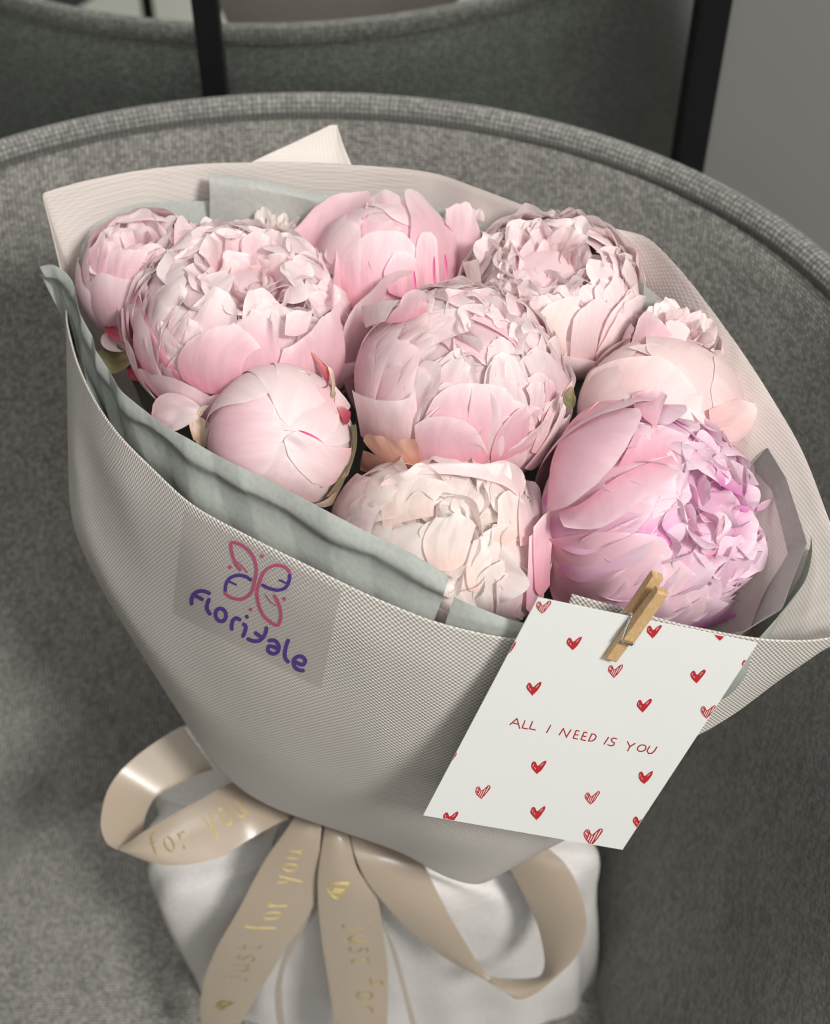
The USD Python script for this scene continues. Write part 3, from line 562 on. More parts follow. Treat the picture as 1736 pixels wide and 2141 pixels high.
# top goblet
peony('tall goblet shaped pink peony at the top with big smooth petals and red streaks', (803, 572, .80), 152, (.06, .86, .5), [
    G_(n=4, az=40, th0=30, th1=186, W=60, m='pink', jit=.03, r=.93, ruf=.03), G_(n=3, az=75, th0=10, th1=158, W=56, m='pink', jit=.04, r=.96, ruf=.03, curl=-.03),
    G_(az=205, th0=5, th1=150, W=60, m='pink', r=.98, ruf=.03, tip=.3),
    G_(az=268, th0=5, th1=143, W=52, m='pink', r=1.0, ruf=.03, tip=.35)], zs=1.02, seed=4,
    skin=[('pink', 1.0, zr(zA, [(1130, 560), (1250, 640), (1400, 660)], [(1110, 500), (1280, 450), (1420, 480)], [(1170, 440), (1230, 370), (1340, 312), (1440, 310), (1470, 380)]), dict(vs=.85)),
          ('pink', 1.04, zr(zA, [(1440, 640), (1560, 680), (1680, 620)], [(1430, 470), (1550, 470), (1660, 470)], [(1445, 380), (1490, 320), (1530, 296), (1590, 320), (1645, 410)])),
          ('pink', 1.05, zr(zA, [(1340, 800), (1420, 820), (1480, 800)], [(1310, 660), (1400, 650), (1480, 690)], [(1315, 600), (1340, 500), (1390, 500), (1460, 620)])),
          ('pink', 1.07, zr(zB, [(60, 480), (150, 530), (250, 490)], [(82, 290), (170, 280), (275, 300)], [(88, 170), (94, 66), (110, 72), (165, 125), (230, 205)]), dict(notch=.01, lift=.05)),
          ('pink', 1.1, zr(zB, [(100, 500), (160, 520), (210, 500)], [(105, 380), (155, 370), (200, 390)], [(110, 290), (140, 235), (175, 245), (195, 300)])),
          ('pink', 1.1, zr(zB, [(0, 480), (60, 500), (120, 480)], [(-20, 400), (50, 390), (115, 400)], [(0, 350), (40, 315), (80, 320), (110, 350)])),
          ('pink', 1.0, zr(zB, [(240, 420), (300, 420), (350, 380)], [(230, 230), (310, 240), (370, 260)], [(228, 140), (270, 125), (320, 125), (350, 190)]))],
    extra=[('streak', [(930, 530, .735), (933, 555, .734), (935, 590, .734)], 'streak', 3.4), ('streak', [(908, 535, .735), (908, 570, .733), (912, 615, .733)], 'streak', 3.4), ('streak', [(866, 565, .736), (868, 590, .734), (873, 625, .734)], 'streak', 3)])
# back right, open and fluffy
peony('open creamy pink peony at back right with a deep pink hollow middle', (1150, 615, .785), 192, (-.06, .48, .87), [
    G_(n=9, az=0, th0=15, th1=112, W=36, m='blush', jit=.08, r=1.0, curl=.03, ruf=.08),
    G_(n=9, az=20, th0=20, th1=122, W=32, m='blush', jit=.08, r=.94, ruf=.1),
    G_(n=10, az=5, th0=25, th1=128, W=28, m='blush', jit=.1, r=.88, ruf=.12), G_(n=10, az=25, th0=25, th1=132, W=26, m='blush', jit=.1, r=.82, ruf=.12),
    *rings('blush', 126, 150, 6, 10, 8, 19, 18, .93, .82, ruf=.07, notch=.05, jit=.07, frill=.035, lip=.03)],
    inner=G_(n=54, core=.66, rho=.52, zt=.80, drop=.0, dip=.25, w=.2, ruf=.3, m='pink_inner', off=(-.12, -.05), mess=.1), zs=.9, seed=6,
    skin=[('cream', .95, zr(zE, [(700, 1280), (900, 1330), (1060, 1280)], [(620, 1080), (830, 1090), (1060, 1090)], [(560, 920), (690, 880), (800, 960), (900, 880), (1060, 830), (1190, 800)]), dict(ruf=.05, notch=.06)),
          ('blush', 1.0, zr(zE, [(1290, 1360), (1430, 1320), (1600, 1120)], [(1370, 1060), (1500, 1010), (1660, 960)], [(1440, 930), (1530, 830), (1600, 745), (1660, 860)])),
          ('blush', .98, zr(zE, [(1080, 1400), (1200, 1420), (1300, 1340)], [(1090, 1160), (1220, 1130), (1340, 1060)], [(1110, 1000), (1220, 890), (1330, 830), (1420, 900)])),
          ('blush', .97, zr(zE, [(560, 1060), (480, 1000), (430, 1000)], [(420, 940), (400, 860), (370, 850)], [(470, 800), (400, 720), (330, 780), (300, 840)])),
          ('cream', 1.0, zr(zE, [(250, 780), (300, 800), (340, 760)], [(210, 640), (270, 640), (330, 620)], [(175, 515), (240, 520), (310, 500), (320, 540)]))])
# behind right
peony('small ruffled pink peony at far right, behind the smooth peach one', (1402, 738, .757), 108, (.2, .6, .75), [G_(n=8, az=0, th0=15, th1=115, W=38, m='pink', jit=.12, ruf=.12), G_(n=7, az=20, th0=15, th1=125, W=34, m='blush', jit=.12, r=.85, ruf=.14)], inner=G_(n=30, rho=.7, zt=.9, w=.28, m='blush'), seed=10,
    skin=[('pink', 1.05, zr(zB, [(950, 740), (1020, 760), (1100, 740)], [(980, 660), (1050, 650), (1130, 660)], [(1000, 590), (1040, 550), (1090, 590), (1140, 650)])), ('blush', 1.05, zr(zB, [(1130, 720), (1160, 730), (1180, 720)], [(1120, 650), (1160, 650), (1190, 680)], [(1110, 600), (1150, 590), (1210, 630)])),
          ('blush', 1.0, zr(zB, [(1180, 800), (1240, 860), (1300, 900)], [(1190, 740), (1260, 770), (1310, 840)], [(1190, 700), (1280, 700), (1300, 770), (1330, 830)]))])
# smooth peach
peony('smooth peach pink peony at right with round closed petals and one petal spread right', (1383, 862, .745), 178, (.15, .62, .77), [
    G_(n=4, az=40, th0=20, th1=192, W=62, m='peach', jit=.04, r=.93, ruf=.03),
    G_(n=4, az=80, th0=10, th1=150, W=58, m='peach', jit=.05, r=.97, ruf=.03),
    G_(az=200, th0=5, th1=140, W=50, m='peach', r=1.0, ruf=.03),
    G_(az=62, th0=10, th1=116, W=40, m='blush', r=1.08, ruf=.1, curl=.08), G_(az=30, th0=10, th1=108, W=36, m='blush', r=1.12, ruf=.1, curl=.1), G_(az=5, th0=10, th1=100, W=30, m='peach', r=1.1, ruf=.1, curl=.12), G_(az=100, th0=10, th1=112, W=34, m='peach', r=1.06, ruf=.1, curl=.06)], zs=.92, seed=9,
    skin=[('peach', .97, zr(zB, [(780, 1000), (1000, 1100), (1290, 1060)], [(780, 860), (1020, 860), (1270, 920)], [(820, 790), (960, 740), (1090, 740), (1200, 830), (1260, 920)]), dict(notch=.02)),
          ('peach', .93, zr(zB, [(1100, 900), (1200, 920), (1280, 980)], [(1080, 760), (1180, 790), (1260, 880)], [(960, 700), (1080, 690), (1190, 760), (1250, 860)])),
          ('peach', 1.0, zr(zB, [(1285, 950, 20), (1290, 1020, 20), (1300, 1080, 20)], [(1360, 920, 20), (1390, 990, 20), (1380, 1080, 20)], [(1400, 905, 25), (1440, 918, 30), (1505, 942, 35), (1485, 1000, 30), (1430, 1060, 20)]), dict(notch=.01))],
    extra=[('sepal', [(1197, 855, .70), (1190, 832, .70), (1197, 808, .70)], 'sepal', 16)])
# centre
peony('big round pink peony in the centre with a frilled opening tilted up', (966, 805, .742), 222, (.20, .50, .84), [
    G_(n=7, az=60, th0=10, th1=132, W=42, m='pink', jit=.05, r=.93, ruf=.05),
    G_(n=8, az=20, th0=10, th1=138, W=34, m='pink_inner', jit=.06, r=.88, ruf=.08), G_(n=9, az=0, th0=10, th1=142, W=28, m='pink_inner', jit=.06, r=.83, ruf=.1),
    G_(az=100, th0=10, th1=132, W=50, m='pink', r=1.0, ruf=.05, curl=-.05), G_(az=50, th0=10, th1=126, W=46, m='pink', r=.98, ruf=.06),
    G_(az=15, th0=10, th1=120, W=36, m='blush', r=1.02, ruf=.1), G_(az=345, th0=10, th1=116, W=32, m='blush', r=1.0, ruf=.1), G_(az=325, th0=10, th1=110, W=28, m='blush', r=1.03, ruf=.1), G_(az=0, th0=10, th1=108, W=28, m='blush', r=1.05, ruf=.1),
    G_(az=165, th0=8, th1=136, W=54, m='pink', r=1.0, ruf=.04, curl=-.02, tilt=.05), G_(az=205, th0=8, th1=136, W=44, m='pink', r=1.0, ruf=.04),
    G_(az=130, th0=8, th1=104, W=34, m='pink', r=1.12, ruf=.08, curl=.12),
    *rings('pink_inner', 130, 168, 9, 10, 6, 19, 16, .96, .90, ruf=.055, notch=.05, jit=.06, frill=.028, lip=.025)],
    inner=G_(n=26, core=.86, rho=.42, zt=.95, drop=.14, dip=.12, w=.18, ruf=.22, off=(.04, .02), mess=.1, tall=.5), seed=7,
    skin=[('pink', .98, zr(zD, [(560, 1380), (850, 1420), (1120, 1350)], [(560, 1130), (840, 1110), (1220, 1120)], [(650, 910), (750, 830), (860, 785), (1020, 800), (1150, 830), (1240, 900), (1260, 960)]), dict(notch=.02)),
          ('pink', 1.0, zr(zD, [(1080, 1380), (1250, 1330), (1400, 1180)], [(1120, 1180), (1270, 1100), (1420, 1040)], [(1230, 1030), (1330, 960), (1460, 990), (1440, 1080)])),
          ('pink', 1.04, zr(zD, [(540, 1390), (760, 1410), (1050, 1380)], [(520, 1230), (740, 1220), (1000, 1260)], [(510, 1100), (640, 1040), (800, 1045), (920, 1095), (1000, 1190), (1060, 1330)]), dict(notch=.02)),
          ('blush', 1.05, zr(zD, [(110, 1180), (280, 1260), (470, 1250)], [(80, 1010), (270, 1060), (500, 1060)], [(45, 840), (190, 905), (330, 922), (440, 910), (515, 850)]), dict(notch=.01, ruf=.03)),
          ('pink', .99, zr(zD, [(75, 900), (70, 650), (130, 470), (260, 350), (400, 315)], [(140, 900), (150, 660), (190, 490), (300, 390), (410, 330)], [(200, 885), (215, 640), (228, 510), (320, 410), (400, 350)]), dict(notch=.02, lift=.03, v0=.5)),
          ('pink', .96, zr(zD, [(200, 880), (330, 920), (480, 920)], [(225, 700), (340, 680), (520, 720)], [(250, 500), (370, 430), (480, 450), (560, 560), (640, 720)]), dict(notch=.03, lift=-.02)),
          ('pink_inner', 1.0, zr(zD, [(1180, 1320), (1320, 1300), (1450, 1180)], [(1200, 1290), (1340, 1240), (1480, 1120)], [(1250, 1260), (1350, 1180), (1500, 1050)]), dict(notch=.1, ruf=.08)),
          ('blush', 1.02, zr(zD, [(1380, 1300), (1420, 1310), (1470, 1280)], [(1480, 1050), (1510, 1060), (1550, 1040)], [(1560, 900), (1580, 860), (1610, 900)])), ('blush', 1.04, zr(zD, [(1330, 1420), (1400, 1430), (1460, 1380)], [(1520, 1160), (1550, 1160), (1580, 1140)], [(1610, 960), (1632, 930), (1640, 1000)])),
          ('blush', 1.0, zr(zD, [(1320, 1100), (1380, 1110), (1440, 1060)], [(1370, 930), (1430, 930), (1480, 910)], [(1340, 830), (1400, 780), (1470, 800), (1480, 850)])), ('pink', 1.0, zr(zD, [(1440, 1060), (1490, 1060), (1530, 1020)], [(1480, 900), (1530, 890), (1570, 880)], [(1480, 790), (1510, 760), (1550, 790)])),
          ('blush', .94, zr(zD, [(1180, 830), (1230, 830), (1300, 800)], [(1160, 720), (1230, 720), (1300, 700)], [(1185, 640), (1220, 590), (1265, 605), (1290, 680)])),
          ('pink', .95, zr(zD, [(1300, 560), (1380, 600), (1500, 640)], [(1150, 420), (1260, 470), (1400, 560)], [(860, 290), (960, 215), (1080, 260), (1220, 350), (1340, 470)]), dict(notch=.02, lift=.0, v0=.45)),
          ('pink', 1.1, zr(zD, [(300, 340), (440, 330), (600, 260)], [(340, 270), (460, 230), (610, 200)], [(400, 220), (450, 120), (530, 90), (590, 120), (612, 190)])), ('blush', 1.1, zr(zD, [(150, 380), (220, 350), (300, 330)], [(120, 280), (230, 250), (350, 230)], [(115, 220), (250, 190), (400, 170)])),
          ('wilt', 1.15, zr(zD, [(420, 1440), (470, 1440), (550, 1390)], [(230, 1330), (360, 1330), (545, 1300)], [(128, 1210), (180, 1170), (280, 1190), (380, 1220), (440, 1210), (520, 1205)]), dict(name='wilted_petal', ruf=.06, notch=.03)), ('wilt', 1.12, zr(zD, [(110, 1440), (250, 1480), (440, 1450)], [(110, 1380), (250, 1390), (400, 1410)], [(130, 1290), (230, 1330), (340, 1390)]), dict(name='wilted_petal'))])
# bud
peony('tight round pale pink peony bud at front left with a thin red crease', (588, 918, .725), 158, (.42, .02, .9), [
    G_(n=5, az=30, th0=5, th1=205, W=66, m='blush', jit=.03, r=.95, ruf=.015, notch=.03),
    G_(az=60, th0=5, th1=184, W=60, m='blush', r=.975, ruf=.015, notch=.03), G_(az=180, th0=5, th1=160, W=56, m='pink', r=.975, ruf=.015, notch=.03),
    G_(az=255, th0=5, th1=172, W=58, m='blush', r=.98, ruf=.012, notch=.03, tip=.3), G_(az=120, th0=5, th1=138, W=46, m='blush', r=.985, ruf=.02), G_(az=300, th0=5, th1=150, W=50, m='blush', r=.98, ruf=.012, notch=.02, tip=.4)], seed=8,
    skin=[('pink', .985, zr(zF, [(420, 480), (230, 700), (240, 900), (480, 1110)], [(450, 440), (430, 690), (470, 910), (640, 1160)], [(500, 425), (600, 560), (715, 640), (735, 840), (772, 1040), (800, 1200)]), dict(lift=.012, ruf=.01)),
          ('blush', 1.0, zr(zF, [(640, 1190), (900, 1330), (1150, 1420), (1250, 1420)], [(700, 1080), (900, 1180), (1100, 1260), (1250, 1330)], [(770, 940), (900, 960), (1000, 1050), (1120, 1160), (1260, 1280)]), dict(lift=.008, ruf=.01)),
          ('blush', 1.01, zr(zF, [(700, 275), (1000, 285), (1250, 360), (1400, 520)], [(725, 380), (900, 480), (1150, 620), (1430, 720)], [(725, 450), (745, 600), (830, 710), (960, 765), (1120, 790), (1300, 880)]), dict(lift=.012, ruf=.012)),
          ('blush', 1.02, zr(zF, [(1550, 930), (1520, 1120), (1400, 1250), (1290, 1290)], [(1380, 920), (1300, 1050), (1230, 1190), (1230, 1260)], [(1290, 885), (1060, 785), (950, 860), (985, 1000), (1090, 1150), (1200, 1250)]), dict(lift=.014, ruf=.012)),
          ('blush', 1.0, zr(zF, [(480, 400), (420, 420), (330, 480)], [(440, 480), (380, 520), (310, 560)], [(380, 480), (360, 640), (330, 740), (280, 740)]), dict(lift=.01)),
          ('dry', 1.02, zr(zF, [(150, 920), (190, 930), (230, 900)], [(110, 760), (170, 760), (240, 800)], [(130, 640), (190, 660), (260, 750)]), dict(name='sepal')), ('dry', 1.04, zr(zF, [(110, 860), (130, 860), (160, 850)], [(70, 720), (110, 700), (150, 690)], [(100, 640), (170, 560), (250, 545)]), dict(name='sepal')),
          ('red', 1.0, zr(zF, [(1250, 370), (1300, 380), (1340, 350)], [(1290, 260), (1320, 240), (1350, 210)], [(1150, 30), (1230, 90), (1290, 150), (1330, 190)]), dict(name='sepal', ruf=.05)), ('dry', 1.03, zr(zF, [(1360, 450), (1380, 470), (1405, 440)], [(1370, 330), (1385, 340), (1400, 330)], [(1330, 180), (1360, 195), (1385, 240)]), dict(name='sepal')),
          ('red', 1.03, zr(zF, [(1500, 720), (1530, 690), (1545, 600)], [(1460, 650), (1490, 620), (1530, 590)], [(1425, 560), (1460, 550), (1500, 570)]), dict(name='sepal')), ('blush', 1.0, zr(zF, [(1400, 620), (1450, 640), (1500, 600)], [(1400, 540), (1470, 530), (1540, 560)], [(1400, 360), (1450, 420), (1530, 520)]), dict(name='sepal')),
          ('sepal', 1.02, zr(zF, [(1590, 700), (1570, 720), (1540, 700)], [(1600, 900), (1575, 950), (1560, 940)], [(1520, 1180), (1480, 1200), (1450, 1220)]), dict(name='sepal')), ('sepal', 1.04, zr(zF, [(1560, 1000), (1540, 1060), (1500, 1100)], [(1480, 1240), (1440, 1270), (1390, 1280)], [(1400, 1400), (1360, 1380), (1320, 1370)]), dict(name='sepal')),
          ('dry', 1.08, zr(zF, [(1390, 1440), (1400, 1400), (1420, 1320)], [(1310, 1470), (1330, 1420), (1380, 1350)], [(1210, 1445), (1300, 1410), (1350, 1380)]), dict(name='sepal')),
          ('dry', 1.0, zr(zF, [(730, 270), (850, 250), (960, 270)], [(740, 255), (850, 235), (960, 250)], [(730, 245), (840, 225), (965, 232)]), dict(name='sepal')), ('dry', 1.0, zr(zF, [(1010, 275), (1100, 280), (1190, 290)], [(1015, 250), (1100, 245), (1180, 270)], [(1030, 230), (1100, 225), (1170, 260)]), dict(name='sepal'))],
    extra=[('crease', [(*zF(1060, 770), .6705), (*zF(1160, 805), .6695), (*zF(1300, 886), .671)], 'streak', 3.2)])
# front cream
peony('cream white peony at the front with crumpled petals, half behind the tissue edge', (922, 1150, .722), 222, (.08, .28, .95), [
    G_(n=7, az=0, th0=10, th1=124, W=42, m='cream', jit=.08, r=.95, ruf=.07),
    G_(n=7, az=25, th0=10, th1=134, W=38, m='cream', jit=.1, r=.88, ruf=.1),
    G_(az=75, th0=10, th1=126, W=50, m='blush', r=1.0, ruf=.05), G_(az=40, th0=10, th1=122, W=40, m='blush', r=1.02, ruf=.06), G_(az=115, th0=10, th1=124, W=44, m='blush', r=1.0, ruf=.05),
    G_(az=355, th0=10, th1=116, W=40, m='blush', r=1.03, ruf=.05), G_(az=325, th0=10, th1=122, W=40, m='blush', r=1.0, ruf=.05),
    *rings('cream', 124, 170, 8, 9, 5, 25, 22, .98, .92, ruf=.09, notch=.045, jit=.1, curl=.0, frill=.045, lip=.03)],
    inner=G_(n=24, core=.88, rho=.6, zt=1.0, drop=.22, dip=.0, w=.26, tall=.5, ruf=.22, m='cream', lean=.1, mess=.2, turn=.9), zs=.9, seed=12,
    skin=[('blush', .95, zr(zH, [(90, 640), (80, 520), (150, 380), (250, 270)], [(230, 680), (240, 520), (290, 400), (350, 300)], [(330, 690), (395, 520), (412, 390), (480, 300)]), dict(ruf=.03)),
          ('blush', .99, zr(zH, [(400, 360), (700, 280), (960, 290), (1220, 350), (1340, 440)], [(420, 330), (700, 245), (980, 250), (1240, 290), (1370, 380)], [(480, 295), (640, 230), (780, 205), (1080, 210), (1240, 188), (1340, 240), (1375, 310)]), dict(lift=.04, v0=.6)),
          ('blush', .98, zr(zH, [(1340, 760), (1400, 740), (1470, 620)], [(1330, 560), (1410, 540), (1490, 500)], [(1340, 400), (1400, 320), (1440, 330), (1480, 420)])),
          ('cream', .98, zr(zH, [(740, 900), (860, 930), (960, 880)], [(690, 730), (850, 730), (1010, 730)], [(775, 570), (850, 570), (920, 530), (1000, 575), (1045, 625)]), dict(ruf=.05, lift=.05, deep=.9)),
          ('cream', .96, zr(zH, [(420, 640), (560, 600), (760, 560)], [(410, 500), (560, 470), (780, 450)], [(420, 380), (600, 300), (820, 320), (900, 380)]), dict(ruf=.05, deep=.9)),
          ('cream', .97, zr(zH, [(1160, 720), (1260, 740), (1340, 660)], [(1190, 580), (1300, 560), (1390, 560)], [(1190, 450), (1270, 390), (1340, 430), (1400, 520)]), dict(ruf=.05, deep=.9)),
          ('cream', .99, zr(zH, [(1000, 1060), (1080, 1060), (1140, 980)], [(980, 920), (1070, 900), (1140, 900)], [(1030, 720), (1080, 710), (1140, 800), (1160, 860)]), dict(ruf=.06, deep=.9)),
          ('blush', 1.0, zr(zH, [(1150, 1340), (1240, 1340), (1320, 1300)], [(1180, 1200), (1280, 1180), (1370, 1150)], [(1180, 1010), (1240, 960), (1330, 930), (1390, 1000)]), dict(ruf=.06)),
          ('rose', 1.08, zr(zH, [(1380, 1180), (1440, 1200), (1500, 1100)], [(1390, 960), (1440, 950), (1490, 960)], [(1400, 700), (1430, 700), (1460, 850)])),
          ('pink', 1.12, zr(zH, [(1440, 1040), (1480, 1090), (1540, 1020)], [(1430, 820), (1480, 800), (1550, 780)], [(1430, 640), (1490, 560), (1610, 510), (1590, 600)]))])
# big right front
peony('largest magenta pink peony at right, its frilled side turned right behind the clothespin', (1358, 1085, .720), 236, (.62, .10, .78), [
    G_(n=7, az=30, th0=10, th1=122, W=40, m='magenta', jit=.07, r=.92, ruf=.08), G_(n=8, az=0, th0=10, th1=132, W=34, m='magenta', jit=.08, r=.86, ruf=.12), G_(n=8, az=20, th0=10, th1=138, W=32, m='magenta', jit=.08, r=.8, ruf=.12),
    G_(az=85, th0=10, th1=116, W=44, m='rose', r=.98, ruf=.06), G_(az=40, th0=10, th1=114, W=36, m='magenta', r=.98, ruf=.1), G_(az=5, th0=10, th1=114, W=36, m='magenta', r=.97, ruf=.12), G_(az=320, th0=10, th1=114, W=36, m='rose', r=.96, ruf=.1),
    G_(az=240, th0=6, th1=140, W=56, m='rose', r=.97, ruf=.035), G_(az=170, th0=6, th1=145, W=54, m='rose', r=.97, ruf=.04), G_(az=110, th0=10, th1=110, W=34, m='rose', r=1.04, ruf=.07, curl=.06), G_(az=285, th0=6, th1=126, W=44, m='rose', r=.97, ruf=.06),
    *rings('magenta', 120, 164, 8, 10, 6, 21, 18, .98, .89, ruf=.09, notch=.05, jit=.09, curl=.0, frill=.045, lip=.03)],
    inner=G_(n=34, core=.84, rho=.6, zt=.96, drop=.2, dip=.1, w=.23, tall=.5, ruf=.24, m='magenta', mess=.16, turn=.8), seed=11,
    skin=[('rose', .98, zr(zG, [(130, 960), (110, 1150), (150, 1310), (260, 1440)], [(400, 920), (410, 1110), (430, 1300), (500, 1480)], [(600, 925), (790, 970), (835, 1100), (830, 1250), (740, 1480)]), dict(ruf=.035, lift=.02)),
          ('rose', 1.0, zr(zG, [(180, 800), (330, 740), (520, 600), (700, 520), (860, 470)], [(190, 850), (400, 800), (560, 690), (720, 610), (880, 520)], [(210, 888), (440, 888), (590, 790), (740, 680), (890, 565)]), dict(lift=.045, ruf=.03)),
          ('rose', 1.05, zr(zG, [(115, 800), (130, 560), (190, 380), (310, 230), (470, 140)], [(170, 790), (270, 600), (350, 450), (450, 320), (540, 200)], [(225, 772), (400, 650), (510, 530), (600, 370), (652, 260), (630, 205)]), dict(lift=.05, ruf=.03)),
          ('rose', .99, zr(zG, [(520, 540), (700, 500), (880, 470)], [(580, 430), (720, 400), (890, 420)], [(640, 290), (780, 310), (900, 360), (960, 470)]), dict(lift=.03)),
          ('rose', 1.08, zr(zG, [(620, 215), (665, 260), (740, 320)], [(600, 135), (700, 160), (765, 230)], [(630, 112), (750, 97), (802, 140)]), dict(lift=.06)),
          ('rose', 1.07, zr(zG, [(330, 240), (430, 190), (520, 190)], [(420, 160), (490, 140), (545, 150)], [(500, 120), (600, 62), (612, 90), (560, 170)]), dict(notch=.01)),
          ('magenta', 1.0, zr(zG, [(1060, 620), (1160, 680), (1240, 720)], [(1090, 560), (1190, 590), (1290, 660)], [(1050, 510), (1180, 510), (1290, 580), (1330, 650)])), ('magenta', 1.0, zr(zG, [(1200, 760), (1240, 800), (1280, 800)], [(1270, 770), (1300, 790), (1320, 800)], [(1340, 750), (1415, 738), (1380, 775)]), dict(notch=.0)),
          ('magenta', .98, zr(zG, [(600, 940), (720, 960), (830, 1000)], [(680, 860), (790, 860), (890, 920)], [(760, 720), (830, 690), (900, 780), (920, 960)]), dict(ruf=.05)), ('rose', .98, zr(zG, [(1000, 1080), (1040, 1060), (1080, 1040)], [(1060, 960), (1090, 950), (1110, 950)], [(1095, 870), (1125, 820), (1135, 880)]), dict(lift=.1, notch=.0)),
          ('magenta', .98, zr(zG, [(830, 1200), (940, 1240), (1040, 1220)], [(840, 1090), (960, 1090), (1060, 1130)], [(840, 1060), (920, 1075), (980, 980), (1020, 1080)]), dict(ruf=.06)), ('magenta', .98, zr(zG, [(860, 1420), (1040, 1460), (1200, 1400)], [(830, 1330), (1000, 1340), (1190, 1330)], [(900, 1270), (1040, 1280), (1140, 1300), (1230, 1320)]), dict(ruf=.06))])

# ------------------------------------------------------------------ the card, its print and the clothespin
cz = Z(950, 1280, 850)
K = np.array([P(1125, 1250, .634), P(1585, 1345, .6575), P(1302, 1777, .7385), P(885, 1705, .7145)])
kc = K.mean(0); kn = np.linalg.svd(K - kc)[2][2]
if kn @ FW > 0: kn = -kn
def on_card(px, py, lift=0.0):
    d = FW + (px - CX) / FOC * RT - (py - CY) / FOC * UP
    return CAM + d * (((kc + kn * lift) - CAM) @ kn / (d @ kn))
card = thing('greeting_card', 'white greeting card with red hearts clipped to the front of the wrapping', 'card')
cp = np.array([on_card(x, y) for x, y in ((1125, 1250), (1585, 1345), (1302, 1777), (885, 1705))])
top, bot = cp, cp - kn * 0.0006
obj('card_stock', trimesh.Trimesh(np.vstack([top, bot]), [[0, 2, 1], [0, 3, 2], [4, 5, 6], [4, 6, 7], [0, 1, 5], [0, 5, 4], [1, 2, 6], [1, 6, 5], [2, 3, 7], [2, 7, 6], [3, 0, 4], [3, 4, 7]], process=False), M['card'], card, smooth=False)
ci = lambda px, py: ((px / 0.904167 - 950) * 1736 / 850, (py / 0.904167 - 1280) * 1736 / 850)
card_poly = Polygon([ci(*q) for q in ((1125, 1250), (1585, 1345), (1302, 1777), (885, 1705))]).buffer(-1.5)
def flat_print(shape, conv, place, mat_, name, parent, lab=None):
    V, Fc, n = [], [], 0
    for g in getattr(shape, 'geoms', [shape]):
        if g.is_empty or g.area < 2: continue
        v, f = trimesh.creation.triangulate_polygon(g, engine='earcut')
        V.append(v); Fc.append(f + n); n += len(v)
    if not V: return
    v = np.vstack(V); pts = np.array([place(*conv(x, y)) for x, y in v])
    obj(name, (pts, np.vstack(Fc)), mat_, parent, smooth=False, label=lab)
def smooth_poly(pts, k=6):
    p = np.array(pts + [pts[0]], float); p = np.vstack([p[-3:-1], p, p[1:3]])
    d = np.arange(len(p)); x = np.linspace(2, len(p) - 3, (len(p) - 5) * k + 1)
    return Polygon(Akima1DInterpolator(d, p)(x))
heart0 = [(-6, -8), (-14, -24), (-26, -25), (-34, -12), (-33, 4), (-22, 18), (-9, 31), (-2, 28), (14, 12), (30, -10), (36, -26), (30, -31), (18, -24), (4, -12)]
rng = np.random.default_rng(4)
def heart(cx, cy, scribble, sc=1.0):
    h = smooth_poly([(x * rng.uniform(.95, 1.05), y * rng.uniform(.95, 1.05)) for x, y in heart0])
    slits = [LineString([(-24, -14), (-27, -4)]), LineString([(10, -6), (22, -18)]), LineString([(-14, 8), (-20, 0)])]
    if scribble:
        body = h.difference(h.buffer(-4.2))
        ln = [LineString([(-30 + 9 * k, 26), (-6 + 11 * k, -30)]) for k in range(6)]
        h = body.union(shapely.union_all([l.buffer(2.2) for l in ln]).intersection(h)).union(h.intersection(shapely.box(-40, -40, -8, 10)).buffer(-6).difference(LineString([(-26, -14), (-14, 4)]).buffer(2.5)))
    else:
        h = h.difference(shapely.union_all([l.buffer(1.5) for l in slits]))
    h = affinity.translate(affinity.scale(h, sc, sc, origin=(0, 0)), cx, cy).intersection(card_poly)
    flat_print(h, cz, lambda a, b: on_card(a, b, 0.00018), M['ink_red'], 'printed_heart', card)
for q in ((773, 424), (1150, 368), (583, 638), (1103, 718), (1357, 580), (605, 1010), (1110, 1058), (602, 1225), (190, 1250), (1085, 1270), (462, 448), (1468, 380), (1600, 530), (182, 968)): heart(*q, False)
for q in ((628, 253), (968, 555), (1405, 748), (340, 1127), (857, 1155)): heart(*q, True)
heart(862, 1337, True, 1.28)
def arc(cx, cy, rx, ry, a0, a1, rot=0, n=14):
    a = np.radians(np.linspace(a0, a1, n)); r = math.radians(rot)
    return [(cx + rx * math.cos(k) * math.cos(r) - ry * math.sin(k) * math.sin(r), cy + rx * math.cos(k) * math.sin(r) + ry * math.sin(k) * math.cos(r)) for k in a]
letters = {
 'A': [[(470, 808), (503, 780), (515, 826)], [(484, 801), (509, 807)]], 'L': [[(540, 790), (527, 824), (553, 829)]], 'L2': [[(576, 794), (562, 828), (589, 834)]],
 'I': [[(662, 812), (643, 846)]], 'N': [[(702, 857), (722, 827), (736, 868), (757, 834)]],
 'E': [[(796, 839), (783, 836), (768, 872), (788, 877)], [(776, 855), (791, 858)]], 'E2': [[(833, 847), (820, 844), (805, 879), (825, 884)], [(813, 862), (828, 865)]],
 'D': [[(857, 852), (840, 886), (857, 886), (871, 878), (877, 864), (870, 855), (857, 852)]],
 'I2': [[(935, 869), (914, 901)]], 'S': [[(974, 876), (960, 872), (948, 878), (951, 888), (963, 895), (960, 905), (946, 909), (932, 904)]],
 'Y': [[(1025, 889), (1036, 912)], [(1060, 898), (1036, 913), (1026, 932)]], 'O': [arc(1092, 920, 21, 15, 0, 360, -20)], 'U': [[(1130, 911), (1117, 932), (1124, 945), (1140, 944), (1153, 932), (1164, 914)]]}
for key, st in letters.items():
    flat_print(shapely.union_all([LineString(s).buffer(2.9) for s in st]), cz, lambda a, b: on_card(a, b, 0.00018), M['ink_text'], 'letter', card)

